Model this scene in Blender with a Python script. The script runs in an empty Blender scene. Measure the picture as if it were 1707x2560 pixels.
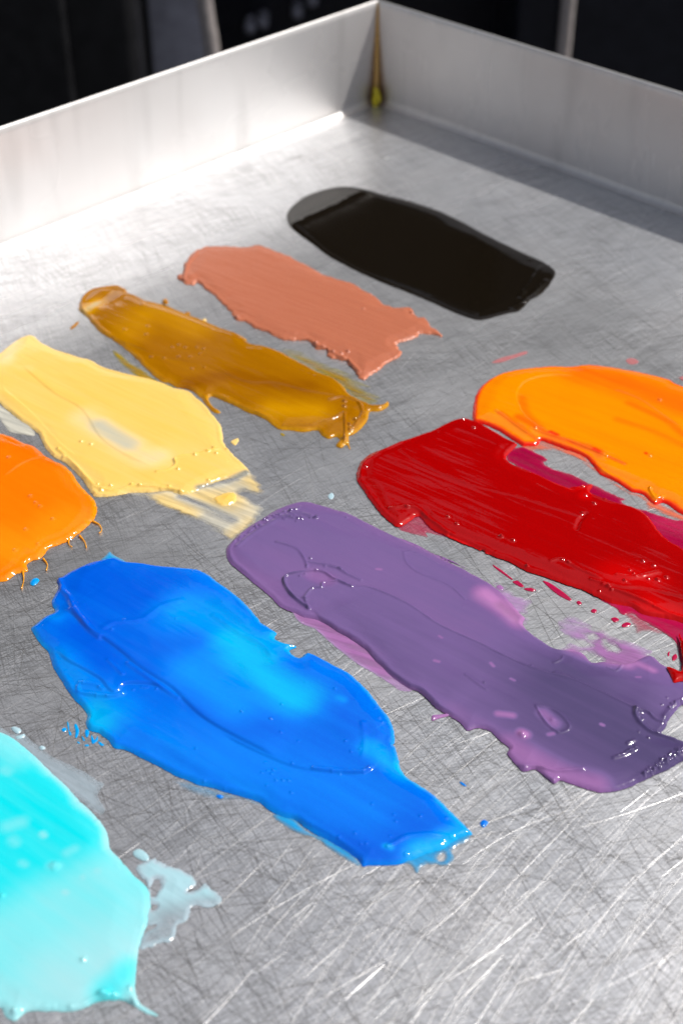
import bpy, math, random
import numpy as np
random.seed(7); RNG = np.random.default_rng(11)
sc = bpy.context.scene
COL = sc.collection

# ------------------------------------------------------------------ camera geometry (metres)
F = 3540.0; PITCH = math.radians(38.3); CAMH = 0.279
def ground(p, z=0.0):
    """point of the tray floor seen at a place measured in the photograph"""
    p = np.asarray(p, float)
    u = (p[..., 0]-853.5)/F; v = (1280-p[..., 1])/F
    dy = math.cos(PITCH)+v*math.sin(PITCH); dz = -math.sin(PITCH)+v*math.cos(PITCH)
    t = (z-CAMH)/dz
    return np.stack([u*t, dy*t], -1)
ZR = {1:(0,0,1.823),2:(847,0,1.823),3:(0,600,2.45),4:(400,420,2.45),5:(640,420,1.96),6:(0,1000,2.24),7:(860,880,1.851),
      8:(1000,1340,2.218),21:(0,1340,2.24),22:(500,1220,2.24),23:(500,1700,2.119),24:(0,1760,2.613),25:(600,2000,2.613),
      26:(1107,1900,2.613),31:(1250,1000,3.432),32:(1400,1500,4.704),0:(0,0,1.0)}
def Z(k, *pts):
    ox, oy, s = ZR[k]
    return [(ox+x/s, oy+y/s) for x, y in pts]

# ------------------------------------------------------------------ numpy tools
def vnoise(x, y, seed=0):
    xi = np.floor(x).astype(np.int64); yi = np.floor(y).astype(np.int64)
    fx = x-xi; fy = y-yi; fx = fx*fx*(3-2*fx); fy = fy*fy*(3-2*fy)
    def h(a, b):
        n = (a*374761393+b*668265263+seed*974634777) & 0x7fffffff
        n = ((n ^ (n >> 13))*1274126177) & 0x7fffffff
        return ((n ^ (n >> 16)) & 0xffff)/65535.0
    return (h(xi, yi)*(1-fx)+h(xi+1, yi)*fx)*(1-fy)+(h(xi, yi+1)*(1-fx)+h(xi+1, yi+1)*fx)*fy
def fbm(x, y, seed=0, o=3):
    r = 0; a = 1; t = 0
    for i in range(o):
        r = r+a*(vnoise(x*2**i, y*2**i, seed+i*17)-.5)*2; t += a; a *= .5
    return r/t
def smooth(P, closed=True, n=4, keep=0.0):
    P = np.asarray(P, float); N = len(P); out = []
    for i in range(N if closed else N-1):
        if closed: a, b, c, d = P[i-1], P[i], P[(i+1) % N], P[(i+2) % N]
        else: a, b, c, d = P[max(i-1, 0)], P[i], P[i+1], P[min(i+2, N-1)]
        for k in range(n):
            t = k/n
            out.append(.5*((2*b)+(-a+c)*t+(2*a-5*b+4*c-d)*t*t+(-a+3*b-3*c+d)*t**3))
    if not closed: out.append(P[-1])
    return np.array(out)
def segdist(X, Y, P, closed):
    best = np.full(X.shape, 1e9); side = np.zeros(X.shape); arc = 0.; pos = np.zeros(X.shape) if not closed else None
    N = len(P)
    for i in range(N if closed else N-1):
        a = P[i]; b = P[(i+1) % N]; d = b-a; L = d@d
        if L < 1e-16: continue
        t = np.clip(((X-a[0])*d[0]+(Y-a[1])*d[1])/L, 0, 1)
        dx = X-a[0]-t*d[0]; dy = Y-a[1]-t*d[1]
        q = dx*dx+dy*dy; m = q < best
        best = np.where(m, q, best)
        if not closed:
            side = np.where(m, d[0]*dy-d[1]*dx, side); pos = np.where(m, arc+t*math.sqrt(L), pos); arc += math.sqrt(L)
    if not closed: return np.sqrt(best), np.sign(side), np.minimum(pos, arc-pos)
    return np.sqrt(best), None
def inside(X, Y, P):
    c = np.zeros(X.shape, bool); N = len(P)
    for i in range(N):
        x1, y1 = P[i]; x2, y2 = P[(i+1) % N]
        if y1 == y2: continue
        m = ((y1 > Y) != (y2 > Y)) & (X < (x2-x1)*(Y-y1)/(y2-y1)+x1)
        c ^= m
    return c
def sdf(X, Y, P):
    d, _ = segdist(X, Y, P, True)
    return np.where(inside(X, Y, P), d, -d)
sm = lambda x: np.clip(x, 0, 1)**2*(3-2*np.clip(x, 0, 1))

# ------------------------------------------------------------------ object helpers
def tag(o, label, cat, group=None, kind=None):
    if label: o['label'] = label
    if cat: o['category'] = cat
    if group: o['group'] = group
    if kind: o['kind'] = kind
    return o
def link(o, parent=None):
    COL.objects.link(o)
    if parent:
        o.parent = parent
        o.location = tuple(-c for c in parent.location)      # geometry is written in world metres
    return o
def empty(name, loc):
    o = bpy.data.objects.new(name, None); o.empty_display_size = .01; COL.objects.link(o); o.location = loc; return o
def mesh_obj(name, V, Fq, mats, parent=None, smooth_=True, attrs=None, midx=None):
    me = bpy.data.meshes.new(name)
    V = np.asarray(V, np.float32); Fq = np.asarray(Fq, np.int32)
    n = len(Fq); k = Fq.shape[1]
    me.vertices.add(len(V)); me.vertices.foreach_set('co', V.ravel())
    me.loops.add(n*k); me.loops.foreach_set('vertex_index', Fq.ravel())
    me.polygons.add(n); me.polygons.foreach_set('loop_start', np.arange(n, dtype=np.int32)*k)
    me.polygons.foreach_set('loop_total', np.full(n, k, np.int32))
    me.polygons.foreach_set('use_smooth', np.full(n, smooth_))
    if midx is not None: me.polygons.foreach_set('material_index', np.asarray(midx, np.int32))
    for a, v in (attrs or {}).items():
        at = me.attributes.new(a, 'FLOAT', 'POINT'); at.data.foreach_set('value', np.asarray(v, np.float32).ravel())
    me.update(calc_edges=True); me.validate()
    for m in (mats if isinstance(mats, list) else [mats]): me.materials.append(m)
    return link(bpy.data.objects.new(name, me), parent)
def boxes(name, bl, mat, parent=None, bevel=.004):
    import bmesh
    bm = bmesh.new()
    for (c, s) in bl:
        g = bmesh.ops.create_cube(bm, size=1)['verts']
        bmesh.ops.scale(bm, vec=s, verts=g); bmesh.ops.translate(bm, vec=c, verts=g)
    if bevel: bmesh.ops.bevel(bm, geom=bm.edges[:], offset=bevel, segments=3, affect='EDGES', profile=.5)
    me = bpy.data.meshes.new(name); bm.to_mesh(me); bm.free()
    for p in me.polygons: p.use_smooth = True
    me.materials.append(mat)
    return link(bpy.data.objects.new(name, me), parent)
def tube(name, pts, rad, mat, parent=None, n=20, sm_=4):
    P = smooth(pts, False, sm_); m = len(P)
    rad = np.interp(np.linspace(0, 1, m), np.linspace(0, 1, len(rad)), rad) if np.ndim(rad) else np.full(m, rad)
    T = np.gradient(P, axis=0); T /= np.linalg.norm(T, axis=1)[:, None]+1e-12
    V = []; 
    for i in range(m):
        up = np.array([0, 0, 1.]) if abs(T[i][2]) < .9 else np.array([1., 0, 0])
        a = np.cross(T[i], up); a /= np.linalg.norm(a); b = np.cross(a, T[i])
        for k in range(n):
            w = 2*math.pi*k/n; V.append(P[i]+rad[i]*(a*math.cos(w)+b*math.sin(w)))
    Q = [(i*n+k, i*n+(k+1) % n, (i+1)*n+(k+1) % n, (i+1)*n+k) for i in range(m-1) for k in range(n)]
    V.append(P[0]-T[0]*rad[0]*.6); V.append(P[-1]+T[-1]*rad[-1]*.6)
    e0, e1 = m*n, m*n+1
    for k in range(0, n, 2):
        Q.append((e0, (k+2) % n, k+1, k)); Q.append((e1, (m-1)*n+k, (m-1)*n+k+1, (m-1)*n+(k+2) % n))
    return mesh_obj(name, V, Q, mat, parent)

# ------------------------------------------------------------------ node helpers
def new_mat(name):
    m = bpy.data.materials.new(name); m.use_nodes = True
    nt = m.node_tree; return m, nt, nt.nodes['Principled BSDF']
class NT:
    def __init__(s, nt): s.nt = nt; s.N = nt.nodes
    def add(s, t, **kw):
        n = s.N.new(t)
        for k, v in kw.items(): setattr(n, k, v)
        return n
    def set(s, sock, v):
        if hasattr(v, 'is_output') or isinstance(v, bpy.types.NodeSocket): s.nt.links.new(v, sock)
        else: sock.default_value = v
    def math(s, op, a, b=None, c=None, clamp=False):
        n = s.add('ShaderNodeMath', operation=op); n.use_clamp = clamp
        s.set(n.inputs[0], a)
        if b is not None: s.set(n.inputs[1], b)
        if c is not None: s.set(n.inputs[2], c)
        return n.outputs[0]
    def noise(s, vec, scale, detail=2., rough=.5, dist=0.):
        n = s.add('ShaderNodeTexNoise'); s.set(n.inputs['Vector'], vec); s.set(n.inputs['Scale'], scale)
        s.set(n.inputs['Detail'], detail); s.set(n.inputs['Roughness'], rough); s.set(n.inputs['Distortion'], dist)
        return n.outputs[0]
    def mapr(s, v, a, b, c, d, smooth_=True):
        n = s.add('ShaderNodeMapRange'); n.interpolation_type = 'SMOOTHSTEP' if smooth_ else 'LINEAR'
        for i, x in enumerate((v, a, b, c, d)): s.set(n.inputs[i], x)
        return n.outputs[0]
    def mapping(s, vec, rot=0., scale=(1, 1, 1), loc=(0, 0, 0)):
        r = s.add('ShaderNodeVectorRotate', rotation_type='Z_AXIS'); s.set(r.inputs['Vector'], vec); r.inputs['Angle'].default_value = rot
        m = s.add('ShaderNodeVectorMath', operation='MULTIPLY_ADD'); s.set(m.inputs[0], r.outputs[0]); m.inputs[1].default_value = scale; m.inputs[2].default_value = loc
        return m.outputs[0]
    def mix(s, f, a, b, mode='MIX'):
        n = s.add('ShaderNodeMix', data_type='RGBA', blend_type=mode)
        s.set(n.inputs['Factor'], f)
        s.set(n.inputs[6], a if not isinstance(a, tuple) else (*a, 1)[:4]); s.set(n.inputs[7], b if not isinstance(b, tuple) else (*b, 1)[:4])
        return n.outputs[2]
    def ramp(s, f, stops):
        n = s.add('ShaderNodeValToRGB'); s.set(n.inputs[0], f); e = n.color_ramp.elements
        while len(e) < len(stops): e.new(.5)
        for i, (p, c) in enumerate(stops): e[i].position = p; e[i].color = (*c, 1)
        return n.outputs[0]
    def bump(s, h, strength, dist, normal=None):
        n = s.add('ShaderNodeBump'); s.set(n.inputs['Height'], h); n.inputs['Strength'].default_value = strength; n.inputs['Distance'].default_value = dist
        if normal is not None: s.set(n.inputs['Normal'], normal)
        return n.outputs[0]
def lin(r, g, b):
    f = lambda c: ((c/255+.055)/1.055)**2.4 if c > 10 else c/255/12.92
    return (f(r), f(g), f(b))

# ------------------------------------------------------------------ materials
def steel_material(name, scratch=1.0, rough=.3, base=(.60, .595, .60), vertical=False, rough2=.6, matt=.6, bdist=.00005):
    m, nt, bs = new_mat(name); g = NT(nt)
    tc = g.add('ShaderNodeTexCoord').outputs['Object']
    # gentle warp so that no scratch is perfectly straight
    wn = g.add('ShaderNodeTexNoise'); nt.links.new(tc, wn.inputs['Vector']); wn.inputs['Scale'].default_value = 9; wn.inputs['Detail'].default_value = 1
    sb = g.add('ShaderNodeVectorMath', operation='SUBTRACT'); nt.links.new(wn.outputs['Color'], sb.inputs[0]); sb.inputs[1].default_value = (.5, .5, .5)
    wa = g.add('ShaderNodeVectorMath', operation='MULTIPLY_ADD'); nt.links.new(sb.outputs[0], wa.inputs[0]); wa.inputs[1].default_value = (.008, .008, 0); nt.links.new(tc, wa.inputs[2])
    v = wa.outputs[0]
    height = None; dark = None; lightm = None
    if vertical:
        layers = []
    else:
        layers = [(-.70, 2000, 30, 1.0), (.92, 1900, 34, .8), (-.30, 2400, 36, .8), (1.25, 2300, 36, .7), (-1.1, 1800, 30, .4), (-.12, 2600, 40, .6)]
    for i, (a, across, along, w) in enumerate(layers):
        n = g.noise(g.mapping(v, a, (along, across, 1), (i*3.7, i*9.1, i)), 1., 1.5, .6)
        term = g.math('MULTIPLY', n, w)
        height = term if height is None else g.math('ADD', height, term)
    # sparse, longer and deeper lines
    for i, (a, across, along) in enumerate([(-.12, 1500, 28), (-.38, 1700, 32), (1.2, 1600, 30), (.95, 1800, 30), (-.8, 1500, 26), (.5, 1700, 30)] if not vertical else []):
        n = g.noise(g.mapping(v, a, (along, across, 1), (i*5.3+2, i*7.7, i)), 1., .5, .5)
        msk = g.mapr(n, .62, .76, 0., 1.)
        dark = msk if dark is None else g.math('MAXIMUM', dark, msk)
        n2 = g.noise(g.mapping(v, a+.2, (along*1.3, across*1.2, 1), (i*2.3+8, i*1.7, i)), 1., .5, .5)
        m2 = g.mapr(n2, .70, .80, 0., 1.)
        lightm = m2 if lightm is None else g.math('MAXIMUM', lightm, m2)
    if vertical:
        n = g.noise(g.mapping(tc, 0, (500, 500, 14)), 1., 2., .6)
        n2 = g.noise(g.mapping(tc, 0, (60, 60, 9)), 1., 2., .5)
        height = g.math('ADD', n, g.math('MULTIPLY', n2, .6))
        dark = g.mapr(n2, .55, .75, 0., .35); lightm = g.mapr(n2, .25, .45, .25, 0.)
    blot = g.noise(tc, 14., 3., .6)
    smear_ = g.noise(g.mapping(tc, -.7, (12, 70, 20)), 1., 3., .6)
    if not vertical:
        worn = g.mapr(g.noise(tc, 22., 2., .6), .3, .7, .35, 1.)
        fine = g.math('ADD', .5, g.math('MULTIPLY', worn, g.mapr(height, 1.95, 2.35, -.5, .5)))
        dark = g.math('MULTIPLY', dark, worn)
        base0 = g.mix(fine, tuple(x*.72 for x in base), tuple(min(1, x*1.15) for x in base))
    else: base0 = base
    col = g.mix(g.math('MULTIPLY', dark, .5), base0, (base[0]*.35, base[1]*.34, base[2]*.33))
    col = g.mix(g.math('MULTIPLY', lightm, .5), col, (.82, .81, .80))
    col = g.mix(g.mapr(blot, .35, .7, 0., .30), col, (base[0]*.80, base[1]*.77, base[2]*.76))
    # colour of heated steel and grime, only where the 'stain' attribute says so
    st = g.add('ShaderNodeAttribute', attribute_name='stain').outputs['Fac']
    stn = g.math('MULTIPLY', st, g.mapr(g.noise(tc, 180., 3., .6), .2, .7, .6, 1.15), clamp=True)
    col = g.mix(stn, col, (.27, .125, .03))
    nt.links.new(col, bs.inputs['Base Color'])
    bs.inputs['Metallic'].default_value = 1
    rg = g.math('ADD', g.mapr(smear_, .3, .7, rough-.04, rough+.06), g.mapr(blot, .3, .7, -.02, .04))
    g.set(bs.inputs['Roughness'], rg)
    bmp = g.bump(height, .6*scratch, bdist)
    nt.links.new(bmp, bs.inputs['Normal'])
    # second, matt lobe: the finely abraded part of the surface
    b2 = g.add('ShaderNodeBsdfPrincipled'); nt.links.new(col, b2.inputs['Base Color']); b2.inputs['Metallic'].default_value = 1
    b2.inputs['Roughness'].default_value = rough2; nt.links.new(bmp, b2.inputs['Normal'])
    mx = g.add('ShaderNodeMixShader'); g.set(mx.inputs[0], g.mapr(blot, .3, .7, matt-.06, matt+.08))
    nt.links.new(bs.outputs[0], mx.inputs[1]); nt.links.new(b2.outputs[0], mx.inputs[2])
    nt.links.new(mx.outputs[0], nt.nodes['Material Output'].inputs['Surface'])
    return m
M_FLOOR = steel_material('scratched_steel', 1.0, .22, base=(.72, .73, .755), matt=.47)
M_WALL = steel_material('brushed_steel', .5, .26, base=(.76, .745, .735), vertical=True, rough2=.59, matt=.90)
def simple(name, col, rough, metal=0., bump=0., bscale=200.):
    m, nt, bs = new_mat(name); g = NT(nt)
    tc = g.add('ShaderNodeTexCoord').outputs['Object']
    n = g.noise(tc, bscale, 3., .6)
    c = g.mix(g.mapr(n, .3, .7, 0., 1.), tuple(x*.85 for x in col), tuple(min(1, x*1.12) for x in col))
    nt.links.new(c, bs.inputs['Base Color']); bs.inputs['Metallic'].default_value = metal
    g.set(bs.inputs['Roughness'], g.mapr(n, .3, .7, rough*.85, min(1, rough*1.15)))
    if bump: nt.links.new(g.bump(n, .5, bump), bs.inputs['Normal'])
    return m
M_BURR = simple('scratch_steel', (.72, .71, .71), .38, 1.)
M_GROOVE = simple('scratch_grime', (.10, .095, .09), .5, .6)
M_BLACK = simple('black_coating', (.008, .008, .010), .45, 0, .0002, 60)
M_GREY = simple('dark_grey_coating', (.30, .30, .36), .6, 0, .0002, 60)
M_CHROME = simple('post_steel', (.50, .45, .44), .40, .5)
M_TABLE = simple('table_coating', (.012, .012, .013), .5, 0, .0002, 80)
M_GROUND = simple('ground_dark', (.02, .02, .022), .8, 0, .001, 20)

def paint(name, stops, rough=.14, cover_lo=.0, cover_hi=1., streak=0., streak_rot=.64, var=.07, sss=.3, micro=.00005, spark=.7, seed=0., coat=0., spec=.45):
    """stops: colour against film thickness; cover: how much of the metal the film hides"""
    m, nt, bs = new_mat(name); g = NT(nt)
    tc = g.add('ShaderNodeTexCoord').outputs['Object']
    film = g.add('ShaderNodeAttribute', attribute_name='film').outputs['Fac']
    cov = g.add('ShaderNodeAttribute', attribute_name='cover').outputs['Fac']
    n1 = g.noise(g.mapping(tc, streak_rot, (22, 330, 22), (seed, seed*2, 0)), 1., 3., .55)
    f = g.math('ADD', film, g.mapr(n1, .25, .75, -var, var, False), clamp=True)
    col = g.ramp(f, [(p, tuple(x*.71 for x in c)) for p, c in stops])
    nt.links.new(col, bs.inputs['Base Color'])
    n2 = g.noise(tc, 1100., 2., .6)
    vo = g.add('ShaderNodeTexVoronoi'); nt.links.new(tc, vo.inputs['Vector']); vo.inputs['Scale'].default_value = 230
    bub = g.mapr(vo.outputs['Distance'], 0., .16, 1., 0.)
    pick = g.math('GREATER_THAN', g.noise(tc, 90., 1., .5), .60)
    hh = g.math('ADD', g.math('MULTIPLY', n1, .9), g.math('ADD', g.math('MULTIPLY', n2, .18), g.math('MULTIPLY', g.math('MULTIPLY', bub, pick), spark)))
    nt.links.new(g.bump(hh, .6, micro*2.5), bs.inputs['Normal'])
    g.set(bs.inputs['Roughness'], g.mapr(n2, .3, .7, rough*.8, rough*1.25))
    bs.inputs['Specular IOR Level'].default_value = spec
    if coat: bs.inputs['Coat Weight'].default_value = coat; bs.inputs['Coat Roughness'].default_value = .085
    if sss:
        bs.inputs['Subsurface Weight'].default_value = sss; bs.inputs['Subsurface Radius'].default_value = (1, 1, 1)
        bs.inputs['Subsurface Scale'].default_value = .0012
    if cover_lo < 1.:
        a = cov
        if streak:
            s1 = g.noise(g.mapping(tc, streak_rot, (40, 480, 40), (seed+3, 1, 0)), 1., 3., .6)
            a = g.math('SUBTRACT', cov, g.mapr(s1, .35, .65, 0., streak), clamp=True)
        g.set(bs.inputs['Alpha'], a)
    return m

# ------------------------------------------------------------------ the paint builder
def smear(name, poly, mat, parent, thick=2.0, edge=1.6, bead=.15, rough_edge=.25, edge_scale=1.2, cell=.27, z0=.0001, feats=(), films=(), holes=(),
          stroke=(1, -.35), striae=.04, wave=.15, edge_film=1.2, film_base=1., film_edge=0., cover_edge=None, cover_base=1., seed=0, n=4, bumps=(), film_k=.22, rim=.5, und=.13, smoothing=True):
    """one body of paint: a height field over an outline.
    feats: (kind, points, height mm, width mm[, width2]) ; films: (points, radius mm, film value, cover or None)"""
    P = ground(poly)
    P = smooth(P, True, n) if smoothing else P
    lo = P.min(0)-.001; hi = P.max(0)+.001; c = cell*1e-3
    nx = int((hi[0]-lo[0])/c)+1; ny = int((hi[1]-lo[1])/c)+1
    X, Y = np.meshgrid(lo[0]+np.arange(nx)*c, lo[1]+np.arange(ny)*c, indexing='ij')
    S = sdf(X, Y, P)
    for h in holes:
        S = np.minimum(S, -sdf(X, Y, smooth(ground(h), True, 3)))
    e = 1e3/edge_scale
    S = S+rough_edge*1e-3*(fbm(X*e, Y*e, seed+5, 3)*.9+.6*fbm(X*e*.35, Y*e*.35, seed+9, 2))
    G = np.stack(np.gradient(S, c), -1)
    s_mm = np.maximum(S, 0)*1e3
    st = np.array(stroke, float); st /= np.linalg.norm(st)
    U = X*st[0]+Y*st[1]; W = -X*st[1]+Y*st[0]
    prof = np.clip(1-(1-np.clip(s_mm/(edge*1.35), 0, 1))**2, 0, 1)**.9
    T = np.full(X.shape, thick)*(1+wave*fbm(U*40, W*90, seed, 3))
    T *= rim+(1-rim)*sm(s_mm/6*(1+.5*fbm(X*60, Y*60, seed+77, 2)))
    T += bead*1.3*(.5+fbm(X*120, Y*120, seed+78, 2))*np.exp(-((s_mm-edge*.9)/(edge*.7))**2)
    T += und*fbm(U*70, W*170, seed+13, 2)*sm(s_mm/4)
    T += striae*fbm(U*60, W*900, seed+3, 3)*sm(s_mm/2)
    film = np.full(X.shape, film_base); cov = np.full(X.shape, cover_base)
    for ft in feats:
        kind, pts, amp, w = ft[:4]
        L = smooth(ground(pts), False, 4); d, sd, en = segdist(X, Y, L, False); d = d*1e3
        w = w*(.62 if kind != 'dent' and w < 2 else 1.)
        wob = 1+.35*fbm(X*400, Y*400, seed+21, 2)
        if kind == 'ridge': T += amp*np.exp(-(d/w)**2)*wob
        elif kind == 'step':
            w2 = (ft[4] if len(ft) > 4 else 12)*.75
            sdm = d*sd
            T += amp*np.where(sdm > 0, np.exp(-sdm/w2)*(1-np.exp(-(sdm/w)**2)), 0)*(1+.12*fbm(X*60, Y*60, seed+22, 2))*sm(en*1e3/7)*(1+0*wob)
        elif kind == 'dent': T -= amp*sm(1-d/w)
    rs = np.random.default_rng(seed+100)
    for (bx, by, br, bh) in bumps:
        q = ground([(bx, by)])[0]
        T += 1.3*bh*np.exp(-((X-q[0])**2+(Y-q[1])**2)/(br*.7e-3)**2)
    T = np.maximum(T, .12)
    film = film+film_k*np.clip(T/thick-1, -1, 1)
    Hh = T*prof*.85
    if film_edge is not None and edge_film: film = film_edge+(film-film_edge)*sm(s_mm/edge_film*(1+.4*fbm(X*150, Y*150, seed+40, 2)))
    for fl in films:
        pts, rad, val = fl[:3]; cv = fl[3] if len(fl) > 3 else None
        L = smooth(ground(pts), False, 4) if len(pts) > 1 else np.repeat(ground(pts), 2, 0)+np.array([[0, 0], [1e-5, 0]])
        d = segdist(X, Y, L, False)[0]; d = d*1e3*(1+.14*fbm(X*60, Y*60, seed+60, 2))
        k = sm(1-d/rad)
        film = film+(val-film)*k
        if cv is not None: cov = cov+(cv-cov)*k
    if cover_edge is not None: cov = cover_edge+(cov-cover_edge)*sm(s_mm/max(edge_film, .3))
    keep = S > -c*.9
    gn = np.linalg.norm(G, axis=-1)+1e-9
    mv = np.where(S < 0, -S, 0)
    VX = X+G[..., 0]/gn**2*mv; VY = Y+G[..., 1]/gn**2*mv
    idx = -np.ones(X.shape, np.int64)
    core = S > 0
    k4 = keep[:-1, :-1] & keep[1:, :-1] & keep[1:, 1:] & keep[:-1, 1:]
    c4 = core[:-1, :-1].astype(int)+core[1:, :-1]+core[1:, 1:]+core[:-1, 1:]
    ok = k4 & (c4 > 0)
    used = np.zeros(X.shape, bool)
    for a, b in ((slice(None, -1), slice(None, -1)), (slice(1, None), slice(None, -1)), (slice(1, None), slice(1, None)), (slice(None, -1), slice(1, None))): used[a, b] |= ok
    idx[used] = np.arange(used.sum())
    V = np.stack([VX[used], VY[used], z0+Hh[used]*1e-3], -1)
    Fq = np.stack([idx[:-1, :-1][ok], idx[1:, :-1][ok], idx[1:, 1:][ok], idx[:-1, 1:][ok]], -1)
    return mesh_obj(name, V, Fq, mat, parent, True, {'film': film[used], 'cover': np.clip(cov[used], 0, 1)})
def thing(name, at, label, group='paint samples spread in the tray'):
    g = ground([at])[0]
    return tag(empty(name, (g[0], g[1], 0)), label, 'paint smear', group)
def speck(at_pts, mat, label, thick=.5, seed=0, name='paint_speck', edge=.4, cat='paint speck', grp=None, cov=1., film=.5, z0=.0001, r=.12):
    cx = np.mean([p[0] for p in at_pts]); cy = np.mean([p[1] for p in at_pts])
    q = ground([(cx, cy)])[0]
    o = smear(name, at_pts, mat, None, thick=thick, edge=edge, bead=0, rough_edge=r, cell=.16, edge_film=.5, film_base=film+.3, film_edge=film, seed=seed, striae=0, und=0, wave=.2, z0=z0, cover_base=cov, cover_edge=cov*.4 if cov < 1 else None)
    me = o.data; 
    import mathutils
    me.transform(mathutils.Matrix.Translation((-q[0], -q[1], 0))); o.location = (q[0], q[1], 0)
    return tag(o, label, cat, grp)
def blob(cx, cy, rx, ry, rot=0, n=9, seed=0):
    rs = random.Random(seed); a = []
    for i in range(n):
        w = 2*math.pi*i/n; r = rs.uniform(.75, 1.2)
        x = rx*r*math.cos(w); y = ry*r*math.sin(w)
        a.append((cx+x*math.cos(rot)-y*math.sin(rot), cy+x*math.sin(rot)+y*math.cos(rot)))
    return a

#@@TRAY@@
# ------------------------------------------------------------------ the tray
Cn = ground([(940, 252)])[0]; Lp = ground([(0, 620)])[0]; Rp = ground([(1707, 532)])[0]
dl = (Lp-Cn)/np.linalg.norm(Lp-Cn); dr = (Rp-Cn)/np.linalg.norm(Rp-Cn)
SIDE = .78; HW = .05
tray = tag(empty('metal_tray', (Cn[0]+(dl[0]+dr[0])*SIDE/2, Cn[1]+(dl[1]+dr[1])*SIDE/2, 0)), 'scratched stainless steel tray with upright welded walls holding the paint', 'tray')
A = Cn; B = Cn+dl*SIDE; D = Cn+dr*SIDE; E_ = B+D-Cn
# floor and its scratches (raised burrs and dirty grooves) in one mesh
V = [(*A, 0), (*B, 0), (*E_, 0), (*D, 0)]; Q = [(0, 1, 2, 3)]; MI = [0]
def scratch_set(count, width, lenr, ang_fn, h, mi, curve=.3, region=None):
    for _ in range(count):
        px = RNG.uniform(-200, 1900); py = RNG.uniform(330, 2700) if region is None else RNG.uniform(*region[2:])
        if region is not None: px = RNG.uniform(*region[:2])
        p = ground([(px, py)])[0]
        hk = h*RNG.uniform(.1, 1.); a = ang_fn(p); L = RNG.uniform(*lenr)*(RNG.random()**1.2+.25); w = RNG.uniform(*width)
        nseg = 6; k = RNG.normal(0 if region is None else -.17, curve)
        pts = []
        for i in range(nseg+1):
            t = i/nseg-.5; aa = a+k*t*L/.05
            if i == 0: q = p-np.array([math.cos(a), math.sin(a)])*L/2
            else: q = q+np.array([math.cos(aa), math.sin(aa)])*L/nseg
            pts.append(q)
        b = len(V)
        for i, q in enumerate(pts):
            aa = a+k*(i/nseg-.5)*L/.05; nn = np.array([-math.sin(aa), math.cos(aa)])
            ww = w*math.sin(math.pi*min(max(i/nseg, .06), .94))**.5
            V.append((*(q+nn*ww), 4e-5)); V.append((*q, 4e-5+hk*ww)); V.append((*(q-nn*ww), 4e-5))
        for i in range(nseg):
            o = b+i*3
            Q.append((o, o+1, o+4, o+3)); Q.append((o+1, o+2, o+5, o+4)); MI.extend([mi, mi])
def ang_main(p):
    r = RNG.random()
    if r < .40: return RNG.normal(.78, .22)
    if r < .70: return RNG.normal(-.62, .2)
    return RNG.uniform(-1.6, 1.6)
scratch_set(1800, (.000012, .000035), (.006, .05), ang_main, .4, 1)
scratch_set(560, (.000006, .000024), (.012, .12), lambda p: math.atan2(p[1]-.046, p[0]-.27)-math.pi/2+RNG.normal(0, .05), .35, 1, curve=.03, region=(700, 1900, 1500, 2700))
scratch_set(4200, (.00002, .00005), (.006, .04), lambda p: RNG.choice([.12, .35, .8, -1.25, -.95, -.5])+RNG.normal(0, .12), .1, 2, curve=.06)
mesh_obj('tray_floor', V, Q, [M_FLOOR, M_BURR, M_GROOVE], tray, False, None, MI)

def wall(a, b, flip, htop0=HW, htop1=HW, stain=False):
    a = np.array(a); b = np.array(b); d = (b-a); L = np.linalg.norm(d); d /= L
    nrm = np.array([-d[1], d[0]])*flip             # towards the inside of the tray
    r = .0028; prof = [(r+.0012, .00006), (r, .00008)]
    for k in range(1, 7):
        w = math.pi/2*k/6; prof.append((r-r*math.sin(w), .00008+r-r*math.cos(w)))
    for z in np.linspace(.006, 1, 16)[0:]:
        zz = r+(HW-r)*z; prof.append((0., zz))
    prof += [(-.0003, HW+.0003), (-.0009, HW+.0003), (-.0012, HW), (-.0012, -.001)]
    n = 160; V = []; st = []
    ts = (np.linspace(0, 1, n+1))**1.8
    for t in ts:
        hs = (htop0+(htop1-htop0)*t)/HW
        for (q, z) in prof:
            wv = .0004*math.sin(t*9+z*30)*min(1, z/.02)
            p = a+d*L*t+nrm*(q+wv)
            V.append((p[0], p[1], z*hs))
            dist = t*L
            st.append(max(0, 1-dist/(.0016+.0070*max(0, 1-z/.042)**1.0))**.7*max(0, min(1, 1.25-z/.05)) if stain else 0.)
    m = len(prof)
    Fq = [(i*m+j, i*m+j+1, (i+1)*m+j+1, (i+1)*m+j) for i in range(n) for j in range(m-1)]
    if flip > 0: Fq = [f[::-1] for f in Fq]
    return mesh_obj('side_wall', V, Fq, M_WALL, tray, True, {'stain': st})
wall(A, B, 1, HW, HW*.955, True); wall(A, D, -1, HW, HW*1.05, True)
wall(D, E_, -1); wall(B, E_, 1)
M_WELD = simple('weld_heat_stain', (.50, .32, .12), .35, 1., .0004, 900)
wc = Cn+(dl+dr)*.0012
tube('corner_weld', [(wc[0], wc[1], .0), (wc[0], wc[1], .015), (Cn[0]+(dl+dr)[0]*.0006, Cn[1]+(dl+dr)[1]*.0006, .035), (Cn[0]+(dl+dr)[0]*.0003, Cn[1]+(dl+dr)[1]*.0003, .049)], [.0022, .0017, .0011, .0007], M_WELD, tray)

#@@PAINT@@
exec_paint = True
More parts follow.
